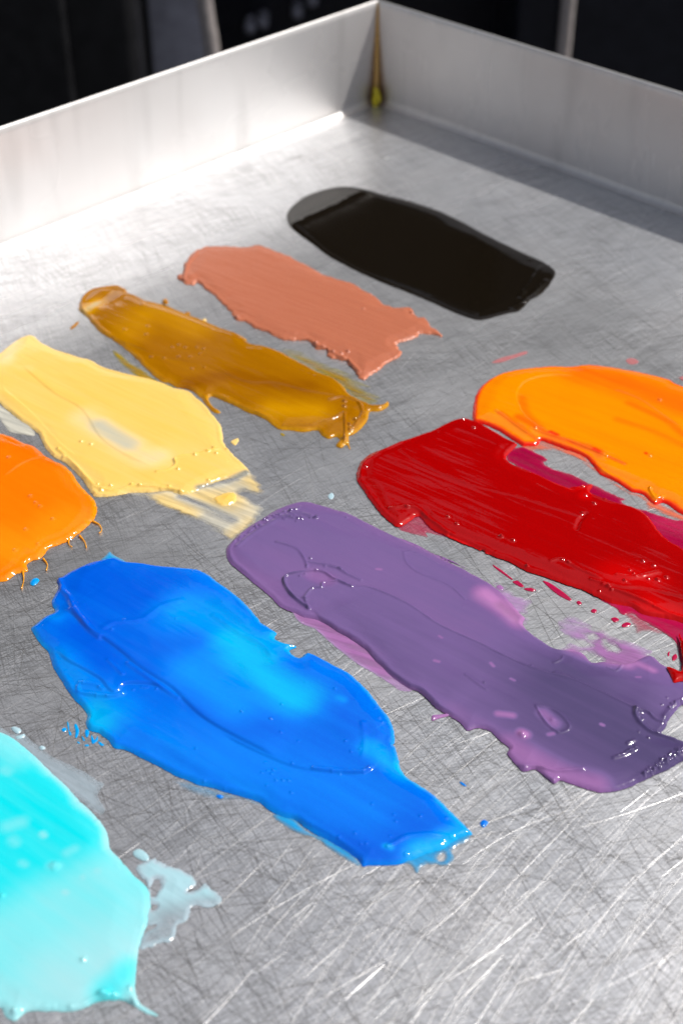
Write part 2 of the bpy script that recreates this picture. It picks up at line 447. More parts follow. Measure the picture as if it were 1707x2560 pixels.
# ------------------------------------------------------------------ paints
p_black = paint('black_ink', [(0, (.016, .011, .007)), (1, (.0085, .006, .0035))], rough=.08, cover_lo=1., sss=0., spec=.4, micro=.00001, spark=.15)
p_salmon = paint('salmon_paint', [(0, lin(222, 134, 98)), (1, lin(190, 110, 80))], rough=.42, cover_lo=1., spark=.2)
p_ochre = paint('ochre_paint', [(0, lin(210, 178, 115)), (.22, lin(212, 150, 0)), (.5, lin(190, 128, 0)), (1, lin(154, 92, 0))], rough=.10, cover_lo=1., micro=.00003)
p_ochre_f = paint('ochre_film', [(0, lin(175, 165, 20)), (1, lin(180, 140, 10))], rough=.2, cover_lo=0, streak=.35, streak_rot=.5)
p_yellow = paint('yellow_paint', [(0, lin(205, 205, 190)), (.5, lin(255, 222, 150)), (1, lin(254, 208, 98))], rough=.2, cover_lo=0.)
p_yellow_f = paint('yellow_film', [(0, lin(222, 220, 208)), (1, lin(250, 220, 150))], rough=.2, cover_lo=0, streak=.38, streak_rot=.55)
p_orange = paint('orange_paint', [(0, lin(250, 165, 20)), (1, lin(248, 118, 0))], rough=.10, cover_lo=1.)
p_tangerine = paint('tangerine_paint', [(0, lin(255, 25, 5)), (.45, lin(255, 95, 8)), (1, lin(255, 152, 0))], rough=.09, cover_lo=1.)
p_tangerine_f = paint('tangerine_film', [(0, lin(250, 130, 100)), (1, lin(255, 110, 50))], rough=.25, cover_lo=0, streak=.5)
p_red = paint('red_paint', [(0, lin(215, 2, 2)), (1, lin(168, 0, 1))], rough=.07, cover_lo=1., micro=.00007, spark=1.)
p_red_f = paint('magenta_film', [(0, lin(205, 25, 85)), (1, lin(165, 0, 60))], rough=.12, cover_lo=0, streak=.18)
p_purple = paint('purple_paint', [(0, lin(190, 130, 190)), (.5, lin(150, 106, 166)), (.8, lin(120, 96, 152)), (1, lin(84, 72, 116))], var=.025, rough=.10, cover_lo=0, micro=.00003)  # darkest stop: dense pigment, and the weaker sheen painted in at lower right
p_purple_f = paint('lilac_film', [(0, lin(200, 165, 215)), (1, lin(170, 115, 175))], rough=.2, cover_lo=0, streak=.3, streak_rot=.4)
p_blue = paint('blue_paint', [(0, lin(0, 185, 245)), (.35, lin(0, 155, 245)), (.7, lin(0, 124, 244)), (1, lin(0, 94, 226))], rough=.08, cover_lo=1.)
p_blue_f = paint('blue_film', [(0, lin(110, 175, 215)), (1, lin(0, 165, 235))], rough=.15, cover_lo=0, streak=.2)
p_cyan = paint('cyan_paint', [(0, lin(172, 225, 232)), (.5, lin(120, 230, 238)), (1, lin(0, 226, 238))], rough=.18, cover_lo=1.)
p_cyan_f = paint('cyan_film', [(0, lin(195, 215, 228)), (1, lin(165, 222, 232))], rough=.2, cover_lo=0, streak=.1)
DG = (1, -.75)    # the knife's direction on the tray

p_pink = paint('pink_smudge', [(0, lin(225, 145, 150)), (1, lin(222, 110, 105))], rough=.3, cover_lo=0)
# black
t = thing('paint_smear', (1020, 600), 'glossy black rounded paint smear lying nearest the back corner')
smear('paint_body', Z(5, (150,235),(175,190),(230,145),(300,115),(380,95),(450,92),(530,105),(620,130),(740,160),(880,205),(1000,260),(1130,330),(1250,390),(1350,435),(1420,470),(1465,510),(1445,560),(1410,605),(1380,630),(1340,650),(1290,700),(1240,712),(1190,725),(1110,745),(1050,738),(960,705),(860,660),(740,610),(600,555),(480,500),(360,435),(280,375),(210,325),(165,285)),
      p_black, t, thick=1.0, edge=1.6, bead=.0, rough_edge=.15, edge_scale=3, wave=.02, striae=.006, und=.015, seed=1, stroke=DG,
      feats=[('ridge', Z(5, (190,275),(300,225),(420,170),(520,115)), .35, 2.6), ('ridge', Z(5, (1290,640),(1350,560),(1400,490)), .3, 1.6), ('ridge', Z(5, (1250,690),(1330,640),(1420,560)), .25, 1.5)],
      bumps=[(640+1320/1.96, 420+660/1.96, 1.0, .8), (640+1345/1.96, 420+655/1.96, .7, .6), (640+1340/1.96, 420+455/1.96, 1.2, .4)])
# salmon
t = thing('paint_smear', (760, 760), 'salmon pink paint smear with ragged edge between the black and the ochre')
out = Z(4, (105,665),(135,650),(150,590),(185,540),(240,505),(290,490),(400,487),(520,490),(600,482),(660,495),(740,525),(840,570),(930,620),(1050,675),(1160,710),(1260,760),(1330,800),(1360,840))+Z(5,(655,680),(690,690),(720,685),(760,695),(790,735),(825,735),(850,765),(870,790),(910,828),(860,815),(800,815),(770,845),(720,852),(690,875),(710,912),(660,950),(600,990),(540,1035),(500,1030))+Z(4,(1200,1270),(1150,1190),(1110,1180),(1040,1160),(1010,1120),(950,1110),(900,1060),(800,1060),(740,1050),(660,1010),(590,985),(560,970),(520,940),(460,930),(440,890),(380,830),(320,770),(270,730),(230,700),(200,720),(150,705),(110,685))
smear('paint_body', out, p_salmon, t, thick=1.5, edge=.8, bead=.25, rough_edge=.9, edge_scale=2.0, wave=.12, striae=.12, seed=2, stroke=DG, edge_film=1.,
      feats=[('ridge', Z(4, (150,690),(175,600),(230,540)), .7, 1.0), ('ridge', Z(4, (930,1080),(1050,1140),(1150,1190),(1220,1260)), .6, 1.2), ('step', Z(4, (230,700),(180,600),(260,510)), .35, .8, 12)],
      bumps=[(400+1245/2.45, 420+880/2.45, .9, .5), (400+470/2.45, 420+925/2.45, 1.2, .8)]+[(400+x/2.45, 420+y/2.45, .9, .9) for x, y in ((960,1085),(1000,1110),(1060,1140),(1110,1150),(1150,1140),(1130,1190),(1160,1220),(1400,850),(1540,900))])
# ochre
t = thing('paint_smear', (580, 900), 'brown ochre paint smear with stringy right end above the pale yellow')
smear('thin_film', Z(4, (740,1115),(840,1125),(950,1170),(1060,1220),(1150,1260),(1250,1320),(1330,1390),(1340,1420),(1290,1450),(1200,1420),(1150,1400),(1100,1350),(1000,1290),(900,1230)), p_ochre_f, t, thick=.1, edge=.5, bead=0, rough_edge=.6, cover_base=.75, cover_edge=.25, edge_film=4, seed=31, wave=.1, striae=.0,
      films=[(Z(4, (1200,1300),(1290,1370)), 6, .2, .35)])
smear('thin_film', Z(3, (690,675),(740,700),(800,755),(880,800),(960,860),(1070,905),(900,870),(840,835),(780,790),(725,740)), p_ochre_f, t, thick=.1, edge=.5, bead=0, rough_edge=.2, cover_base=.85, cover_edge=.5, edge_film=1, seed=32)
smear('paint_body', Z(3, (485,430),(490,380),(520,330),(580,300),(650,288),(720,284),(765,300),(790,325),(850,350),(900,378),(960,390),(1050,420),(1150,460),(1250,500),(1350,545),(1450,575),(1510,610))
      +Z(4, (530,1060),(560,1085),(640,1095),(740,1130),(850,1190),(960,1250),(1060,1290),(1120,1340),(1160,1390),(1200,1410),(1260,1440),(1300,1455),(1350,1455),(1400,1440),(1398,1462),(1350,1490),(1290,1495),(1275,1510),(1270,1550),(1230,1600),(1190,1630),(1155,1650),(1160,1700),(1165,1730),(1140,1695),(1110,1720),(1075,1700),(1100,1670),(1080,1650),(1030,1660),(990,1640),(960,1610),(880,1620),(800,1610),(720,1600),(660,1550),(600,1520),(540,1500),(480,1470),(420,1440),(370,1420),(320,1402),(300,1420),(325,1460),(375,1500),(330,1500),(280,1450),(250,1410),(200,1370),(160,1355),(100,1345),(60,1320))
      +Z(3, (985,865),(900,795),(830,725),(760,662),(690,612),(620,570),(570,520),(530,470),(500,450)),
      p_ochre, t, thick=1.6, edge=1.1, bead=.35, rough_edge=.25, wave=.10, striae=.03, seed=3, stroke=DG, edge_film=1.8, film_edge=.25, film_base=.8,
      feats=[('ridge', Z(3, (520,450),(505,390),(560,325),(660,305),(770,320)), .5, 1.1), ('dent', Z(3, (570,400),(640,370),(700,320)), .7, 4.5), ('ridge', Z(3, (690,400),(780,350),(860,380),(880,420)), .4, 1.2),
             ('step', Z(3, (640,600),(800,660),(1000,740),(1250,790),(1500,890))+Z(4, (700,1340),(900,1390),(1100,1420)), .35, .8, 8),
             ('ridge', Z(4, (1040,1440),(1120,1420),(1200,1440)), .7, .8), ('ridge', Z(4, (760,1590),(900,1590),(1050,1560),(1130,1520)), .6, .9), ('ridge', Z(4, (1130,1530),(1135,1620),(1130,1700)), .7, .7),('ridge', Z(4, (1215,1450),(1240,1520),(1180,1610)), .8, 1.0)],
      films=[(Z(3, (545,440),(600,400)), 6.5, 0.), (Z(3, (780,600),(950,450),(1200,560)), 14, .45), (Z(4, (700,1500),(950,1510)), 12, .3), (Z(3, (1150,900),(1400,850))+Z(4, (600,1330),(900,1360)), 7, 1.)],
      bumps=[(x/2.45, 600+y/2.45, .7, .5) for x, y in ((770,570),(910,550),(900,600),(1060,680),(1100,665),(1140,680),(1210,680),(1250,690),(1100,740),(1180,810),(1255,800),(930,735),(1010,745),(1170,740),(1230,720))]+[(400+x/2.45, 420+y/2.45, .9, .9) for x, y in ((1130,1450),(1130,1480),(1195,1560),(1160,1590),(1160,1615),(1390,1447),(1130,1670))])
# pale yellow
t = thing('paint_smear', (260, 990), 'pale yellow paint smear trailing into whitish streaks, just above the blue')
YO = [(-60, 940), (-30, 905)]+Z(3, (0,700),(60,650),(130,605),(200,590),(240,620),(310,660),(400,695),(480,720),(560,740),(640,785),(740,815),(830,835),(920,855),(1000,880),(1070,910),(1150,925),(1200,965),(1250,1010),(1300,1070),(1350,1130))+Z(6, (1243,180),(1255,240),(1290,290),(1330,330),(1370,370),(1400,415),(1360,430),(1250,450),(1150,490),(1090,520),(1020,535),(940,512),(850,520),(720,525),(640,540),(540,545),(510,515),(470,460),(420,400),(360,350),(300,320),(250,260),(215,190),(150,140),(80,90),(0,20))+[(-40, 985)]
smear('thin_film', Z(6, (700,520),(850,515),(940,500),(1020,505),(1150,480),(1300,440),(1400,400),(1445,450),(1480,520),(1450,535),(1350,515),(1400,560),(1480,600),(1430,680),(1400,720),(1340,770),(1300,795),(1260,780),(1180,730),(1120,690),(1050,660),(960,620),(890,590),(820,550)), p_yellow_f, t, thick=.25, edge=.5, bead=0, rough_edge=.7, cover_base=1.25, cover_edge=.3, edge_film=4, film_base=.5, film_edge=0., seed=41, stroke=(.75,-.65), striae=.1,
      films=[(Z(6, (1150,650),(1330,740)), 8, .1, .8), (Z(6, (900,560),(1050,645)), 7, 1., 1.9), (Z(6, (1060,545),(1250,570),(1310,560)), 9, 1., 2.2), (Z(6, (1010,545),(1200,620),(1360,700)), 3.5, 0., .25), (Z(6, (1400,450),(1450,510)), 5, .9, 1.8), (Z(6, (1280,780),(1400,690)), 6, .7, 1.6)])
smear('thin_film', [(-30, 1000)]+Z(6, (0,30),(90,95),(180,155),(195,200),(140,195),(60,180),(15,130)), p_yellow_f, t, thick=.2, edge=.5, bead=0, rough_edge=.3, cover_base=1.2, cover_edge=.8, edge_film=2, film_base=.1, seed=42)
smear('paint_dab', Z(6, (1190,560),(1240,530),(1290,515),(1325,530),(1330,565),(1300,590),(1240,600)), p_yellow, t, thick=1.3, edge=1.2, bead=.1, rough_edge=.5, seed=43, film_base=1., film_edge=.6)
smear('paint_body', YO, p_yellow, t, thick=1.5, edge=1.0, bead=.25, rough_edge=.3, wave=.12, striae=.05, seed=4, stroke=DG, edge_film=1.0, film_edge=.6, film_base=.9,
      feats=[('step', Z(6, (870,430),(950,405),(990,380),(980,345),(1030,325),(1100,315),(1180,290),(1230,285)), -.55, .6, 10), ('ridge', Z(6, (880,420),(960,400),(985,370),(985,340),(1100,318),(1220,290)), .5, .8), ('ridge', Z(6, (540,500),(640,520),(760,495),(900,500),(1020,520)), .5, .9),
             ('ridge', Z(6, (330,290),(430,380),(530,490)), .5, .9), ('step', Z(3, (130,790),(330,960),(500,1060))+Z(6, (560,230),(700,330),(860,400)), .3, .9, 12), ('step', Z(3, (0,900),(60,960),(200,1080))+Z(6, (330,250),(450,350)), -.25, .8, 10)],
      films=[(Z(6, (480,120),(640,220),(800,330)), 10, .45), (Z(6, (560,160),(640,215),(720,265)), 7, .12, .95), (Z(6, (1120,500),(1250,470),(1380,415)), 2.6, .0, .35), (Z(3, (90,640),(40,760)), 5, .5), (Z(6, (850,350),(900,330)), 8, .4)],
      bumps=[(x/2.24, 1000+y/2.24, .8, .6) for x, y in ((550,485),(570,520),(625,495),(660,545),(740,488),(785,492),(905,510),(950,495),(1010,525),(1165,305),(1200,282),(1215,315),(1275,285),(1000,405),(330,285),(360,330),(460,250),(515,265),(1095,325),(1170,462))])
# left orange
t = thing('paint_smear', (60, 1300), 'deep orange paint smear with thin drips cut by the left frame edge')
ob = smear('paint_body', [(-60, 1100), (-40, 1085)]+Z(6, (0,190),(70,210),(130,240),(200,265),(250,310),(300,340),(370,375),(410,420),(450,480),(500,530),(535,570),(545,610),(535,660),(510,690),(470,730),(430,760),(390,790),(340,810),(280,835),(255,860),(230,890),(180,905),(150,930),(160,960),(120,970),(80,985),(40,1015),(0,1020))+[(-50, 1465), (-80, 1300)],
      p_orange, t, thick=1.6, edge=1.4, bead=.15, rough_edge=.25, wave=.06, striae=.03, seed=5, stroke=DG, edge_film=1.8, film_edge=.3, film_base=.85,
      feats=[('step', Z(6, (0,460),(60,430),(150,370),(270,335),(330,350)), .45, .7, 12), ('ridge', Z(6, (265,835),(380,790),(440,755),(520,690)), .35, .7)],
      films=[(Z(6, (0,820),(180,840),(350,720)), 16, .45), (Z(6, (60,240),(300,350)), 8, 1.)],
      bumps=[(x/2.24, 1000+y/2.24, .8, .35) for x, y in ((175,560),(205,595),(230,615),(300,685),(150,745),(90,860),(220,825),(55,345),(430,750),(150,910),(210,905))])
for k, pts in enumerate([((522,685),(560,705),(572,735),(558,752)), ((448,765),(478,800),(486,832)), ((245,895),(268,925),(262,960)), ((132,965),(136,1015),(124,1062)), ((385,790),(390,815),(405,828))]):
    g = ground(Z(6, *pts)); tube('drip', [(x, y, .00045) for x, y in g], [.0004, .00018, .00011, .00022], p_orange, t, 10)
# right orange
t = thing('paint_smear', (1500, 1080), 'bright tangerine paint smear with red rim beside the right frame edge')
TO = Z(7, (595,320),(598,250),(610,200),(640,155),(700,115),(760,95),(850,80),(960,70),(1040,72),(1120,62),(1200,68),(1300,85),(1400,105),(1500,130),(1530,150),(1568,165))+[(1760, 1000), (1800, 1150), (1760, 1320)]+Z(31, (1568,990),(1500,950),(1440,905),(1380,885),(1330,905),(1290,880),(1220,815),(1120,790),(1040,735),(960,690),(850,640),(790,560),(740,505),(660,465),(560,430),(450,390),(350,355),(330,385),(300,400),(200,400))+Z(7, (830,440),(780,410),(720,370),(640,335))
smear('thin_film', Z(31, (180,380),(330,350),(450,380),(560,420),(700,470),(780,550),(850,630),(960,680),(1100,780),(1230,820),(1300,880),(1380,900),(1568,985),(1600,1060),(1500,1030),(1400,990),(1330,950),(1260,940),(1240,880),(1180,840),(1100,820),(980,740),(880,680),(820,640),(760,580),(650,510),(560,470),(450,435),(320,440),(230,440)), p_tangerine_f, t, thick=.15, edge=.4, bead=0, rough_edge=.5, cover_base=.8, cover_edge=.3, edge_film=1.5, seed=61, film_base=.4)
smear('paint_body', TO, p_tangerine, t, thick=1.6, edge=1.1, bead=.2, rough_edge=.2, wave=.08, striae=.05, seed=6, stroke=DG, edge_film=2.0, film_edge=-.1, film_base=.95,
      feats=[('step', Z(7, (1160,500),(1000,410),(860,330),(810,260),(805,200),(850,150),(960,125),(1080,130)), .4, .7, 14), ('ridge', Z(7, (700,290),(760,330),(830,380),(890,415)), .35, .7), ('ridge', Z(7, (860,370),(960,400),(1080,440),(1200,490)), .4, .7),
             ('step', Z(7, (1200,180),(1350,230),(1480,320),(1568,380)), .3, .8, 10), ('ridge', Z(7, (1410,650),(1440,690),(1470,680)), .7, .7), ('ridge', Z(7, (1120,500),(1200,560),(1300,630)), .3, .8), ('ridge', Z(31, (920,510),(1060,580)), .3, .5)],
      films=[(Z(7, (820,230),(840,300),(900,360)), 3.0, .68), (Z(7, (720,300),(880,410)), 2.2, .62), (Z(31, (150,180),(300,260),(480,350),(800,450),(850,490)), 2.8, .55), (Z(31, (430,300),(480,325)), 1.6, .1), (Z(31, (800,450),(840,470)), 1.5, .1), (Z(31, (1240,485),(1245,490)), 1.1, .15), (Z(31, (930,520),(1060,575)), 1.6, .55), (Z(7, (1100,110),(1300,160),(1568,260)), 14, .62), (Z(31,(1000,200),(1300,300),(1568,420)), 3, .72), (Z(31,(1100,60),(1400,200),(1568,330)), 3, .68)],
      bumps=[(1250+1360/3.432, 1000+32/3.432, .8, .7), (1250+905/3.432, 1000+510/3.432, .6, .5), (1250+1280/3.432, 1000+510/3.432, .6, .5), (1250+300/3.432, 1000+270/3.432, .8, .6), (1250+1280/3.432, 1000+780/3.432, .7, .8)])
# red
t = thing('paint_smear', (1250, 1290), 'dark glossy red paint smear running between the tangerine and the purple')
smear('thin_film', Z(31, (80,440),(180,405),(300,450),(405,515),(365,535),(440,590),(620,645),(760,715),(860,760),(1000,825),(1075,860),(1030,870),(1100,915),(1250,950),(1350,990),(1500,1030),(1600,1040),(1900,1200),(1900,1500),(1500,1300),(1100,1050),(700,850),(300,650),(60,520)), p_red_f, t, thick=.35, edge=.5, bead=.05, rough_edge=.3, cover_base=.97, cover_edge=.7, edge_film=1.2, seed=71, film_base=.9, n=2, films=[(Z(31, (1400,1050),(1568,1100)), 8, .0, .9)])
smear('thin_film', Z(7, (250,815),(300,760),(345,750),(420,800),(500,860),(440,850),(400,840),(375,838),(388,858),(340,848),(290,835)), p_red_f, t, thick=.15, edge=.4, bead=0, rough_edge=.2, cover_base=.62, cover_edge=.5, edge_film=1, seed=72, film_base=.3, n=2)
smear('thin_film', Z(8, (1100,350),(1250,380),(1500,450),(1600,470),(1800,560),(1800,800),(1600,820),(1560,760),(1550,690),(1530,600),(1490,560),(1430,520),(1340,470),(1280,430),(1230,440),(1190,400)), p_red_f, t, thick=.45, edge=.6, bead=.1, rough_edge=.3, cover_base=1., cover_edge=.7, edge_film=1.2, seed=73, film_base=.6, n=3)
smear('thin_film', Z(8, (1210,410),(1290,430),(1360,475),(1440,525),(1450,545),(1380,530),(1310,540),(1290,500),(1240,440)), p_red_f, t, thick=.1, edge=.4, bead=0, rough_edge=.5, cover_base=.55, cover_edge=.2, edge_film=1.5, seed=74, film_base=.1, n=3)
smear('corner_ridge', Z(8, (1540,560),(1568,600),(1640,640),(1700,780),(1660,840),(1568,822),(1512,832),(1500,800),(1475,745),(1510,752),(1552,765),(1560,700)), p_red, t, thick=1.8, edge=1.0, bead=.2, rough_edge=.2, seed=75, z0=.0012, film_base=.8)
smear('paint_body', Z(7, (60,600),(60,560),(80,510),(130,470),(190,450),(260,420),(330,395),(400,370),(470,335),(530,312),(580,315),(640,340),(700,375),(760,410),(800,432),(765,470),(750,500),(790,530),(870,560),(960,602),(1050,638))+Z(31, (600,755),(720,740),(790,735),(770,800),(850,840),(960,880),(1100,915),(1250,990),(1400,1180),(1600,1310),(1900,1560),(1900,1900))+Z(8, (1700,560),(1568,490),(1450,462),(1340,440),(1280,400),(1200,385),(1150,372),(1080,340),(1000,300),(900,270),(800,232),(700,200),(600,147),(520,120),(430,80),(350,40),(270,5))+Z(7, (680,945),(620,915),(560,895),(480,860),(400,820),(345,765),(300,790),(250,815),(200,780),(150,730),(100,660)),
      p_red, t, thick=1.5, edge=1.1, bead=.2, rough_edge=.22, wave=.08, striae=.05, seed=7, stroke=DG, edge_film=1.2, film_edge=.0, film_base=.95, z0=.0003, n=3,
      feats=[('ridge', Z(7, (260,470),(350,530),(480,590),(620,640),(780,680),(940,730),(1100,780)), .22, .8), ('ridge', Z(7, (80,590),(90,530),(160,480),(260,430)), .4, 1.2), ('dent', Z(7, (1072,835),(1085,800),(1112,765)), .45, 1.3), 
              ('ridge', Z(7, (210,740),(330,735),(400,790),(520,870)), .5, .9),
             ('ridge', Z(8, (830,160),(900,150),(980,200),(1100,250)), .3, .8), ('ridge', Z(8, (1140,300),(1300,360),(1450,430),(1568,470)), .6, .9), ('ridge', Z(8, (1200,240),(1300,250),(1420,220)), .5, 1.2), ('ridge', Z(8, (1050,260),(1200,300),(1350,310),(1568,360)), .35, .7), ('step', Z(31, (200,700),(600,900),(1000,1100),(1400,1350),(1568,1480)), -.2, .7, 9)],
      bumps=[(1000+x/2.218, 1340+y/2.218, random.uniform(.5, .9), random.uniform(.4, .9)) for x, y in ((895,155),(930,170),(1150,300),(1165,320),(1290,230),(1300,245),(1240,270),(1370,260),(1420,265),(1470,250),(1120,290),(1060,330),(1100,320),(700,180),(560,25),(1340,160),(1400,185),(1270,210))]+[(860+x/1.851, 880+y/1.851, .8, .6) for x, y in ((550,325),(600,368),(765,488),(1100,632),(1115,675),(1180,655),(1100,762),(100,545),(290,735),(480,780),(720,872),(520,812),(780,890),(1205,690),(1155,715))],
      films=[(Z(7, (1060,635),(1140,640),(1110,680)), 4, .2), (Z(8, (1200,230),(1350,260)), 10, .3), (Z(8,(1380,400),(1568,470)), 7, .1)])
# purple
t = thing('paint_smear', (1120, 1600), 'muted purple paint smear with torn lilac patches, below the red')
smear('thin_film', Z(22, (500,640),(590,680),(680,700),(760,760),(860,830),(960,900),(1060,990),(1140,1060),(1190,1135),(1120,1135),(1060,1095),(980,1045),(880,985),(800,925),(720,858),(640,790),(570,762),(525,715)), p_purple_f, t, thick=.25, edge=.5, bead=.0, rough_edge=.2, cover_base=1., cover_edge=.8, edge_film=1, seed=81, film_base=1., n=3, films=[(Z(22, (1100,1100),(1180,1130)), 6, .2, .8)])
smear('thin_film', Z(8, (880,490),(900,460),(960,445),(1000,470),(1040,490),(1080,520),(1120,525),(1160,555),(1230,580),(1300,600),(1390,640),(1380,660),(1440,710),(1480,745),(1300,760),(1100,740),(960,680),(880,640),(930,600),(960,590),(940,570),(900,540)), p_purple_f, t, thick=.3, edge=.5, bead=.0, rough_edge=.8, edge_scale=1.5, cover_base=1.05, cover_edge=.35, edge_film=3, seed=82, film_base=.9, n=3,
      holes=[Z(8, (1010,660),(1050,650),(1110,700),(1060,700),(1020,685)), Z(8, (1035,560),(1060,555),(1080,570),(1050,578)), Z(8, (940,590),(1000,585),(1050,605),(990,610)), Z(8, (1130,590),(1190,620),(1195,640),(1150,620))],
      films=[(Z(8, (920,490),(960,500)), 7, .0, .55), (Z(8, (1250,590),(1390,640)), 3, .0, .7), (Z(8, (1150,600),(1200,680)), 10, 1., 1.3)])
smear('thin_film', Z(8, (520,260),(600,300),(660,330),(720,350),(735,380),(700,430),(720,460),(680,500),(620,470),(560,400)), p_purple_f, t, thick=.2, edge=.5, bead=0, rough_edge=.9, edge_scale=1.5, cover_base=.85, cover_edge=.2, edge_film=3, seed=83, film_base=.3, n=3)
PO = Z(22, (150,385),(150,340),(180,300),(230,250),(290,210),(340,180),(400,140),(460,110),(540,85),(600,80),(680,100),(760,125),(820,140),(880,170),(960,210),(1060,260),(1170,310),(1280,360),(1400,405),(1480,450))+Z(8, (0,20),(90,50),(180,100),(250,140),(330,175),(420,225),(500,270),(560,320),(600,360),(660,430),(690,460),(680,495),(720,540),(790,590),(850,625),(920,638),(1000,650),(1060,705),(1130,700),(1220,715),(1290,700),(1380,665),(1440,710),(1500,745),(1568,790))+[(1750, 1720)]+Z(32, (1700,1250),(1560,1300),(1440,1240),(1380,1290),(1280,1400),(1230,1520),(1180,1580),(1280,1620),(1444,1680),(1600,1700),(1750,1720),(1700,1850),(1444,1900),(1330,1960),(1250,2010),(1120,2060),(960,2140),(750,2230),(600,2265),(450,2270),(300,2230),(150,2180),(0,2130))+Z(8, (880,1360),(850,1378),(800,1340),(750,1300),(680,1310),(640,1270),(590,1210),(600,1180),(540,1130),(500,1090),(460,1075),(420,1070),(370,1082),(330,1040),(270,1000),(200,960),(150,910),(100,870),(50,850),(0,820))+Z(22, (1060,1055),(1020,1010),(960,950),(920,905),(840,850),(760,805),(700,765),(640,740),(580,728),(520,700),(450,670),(390,610),(330,560),(270,510),(210,460),(170,425))
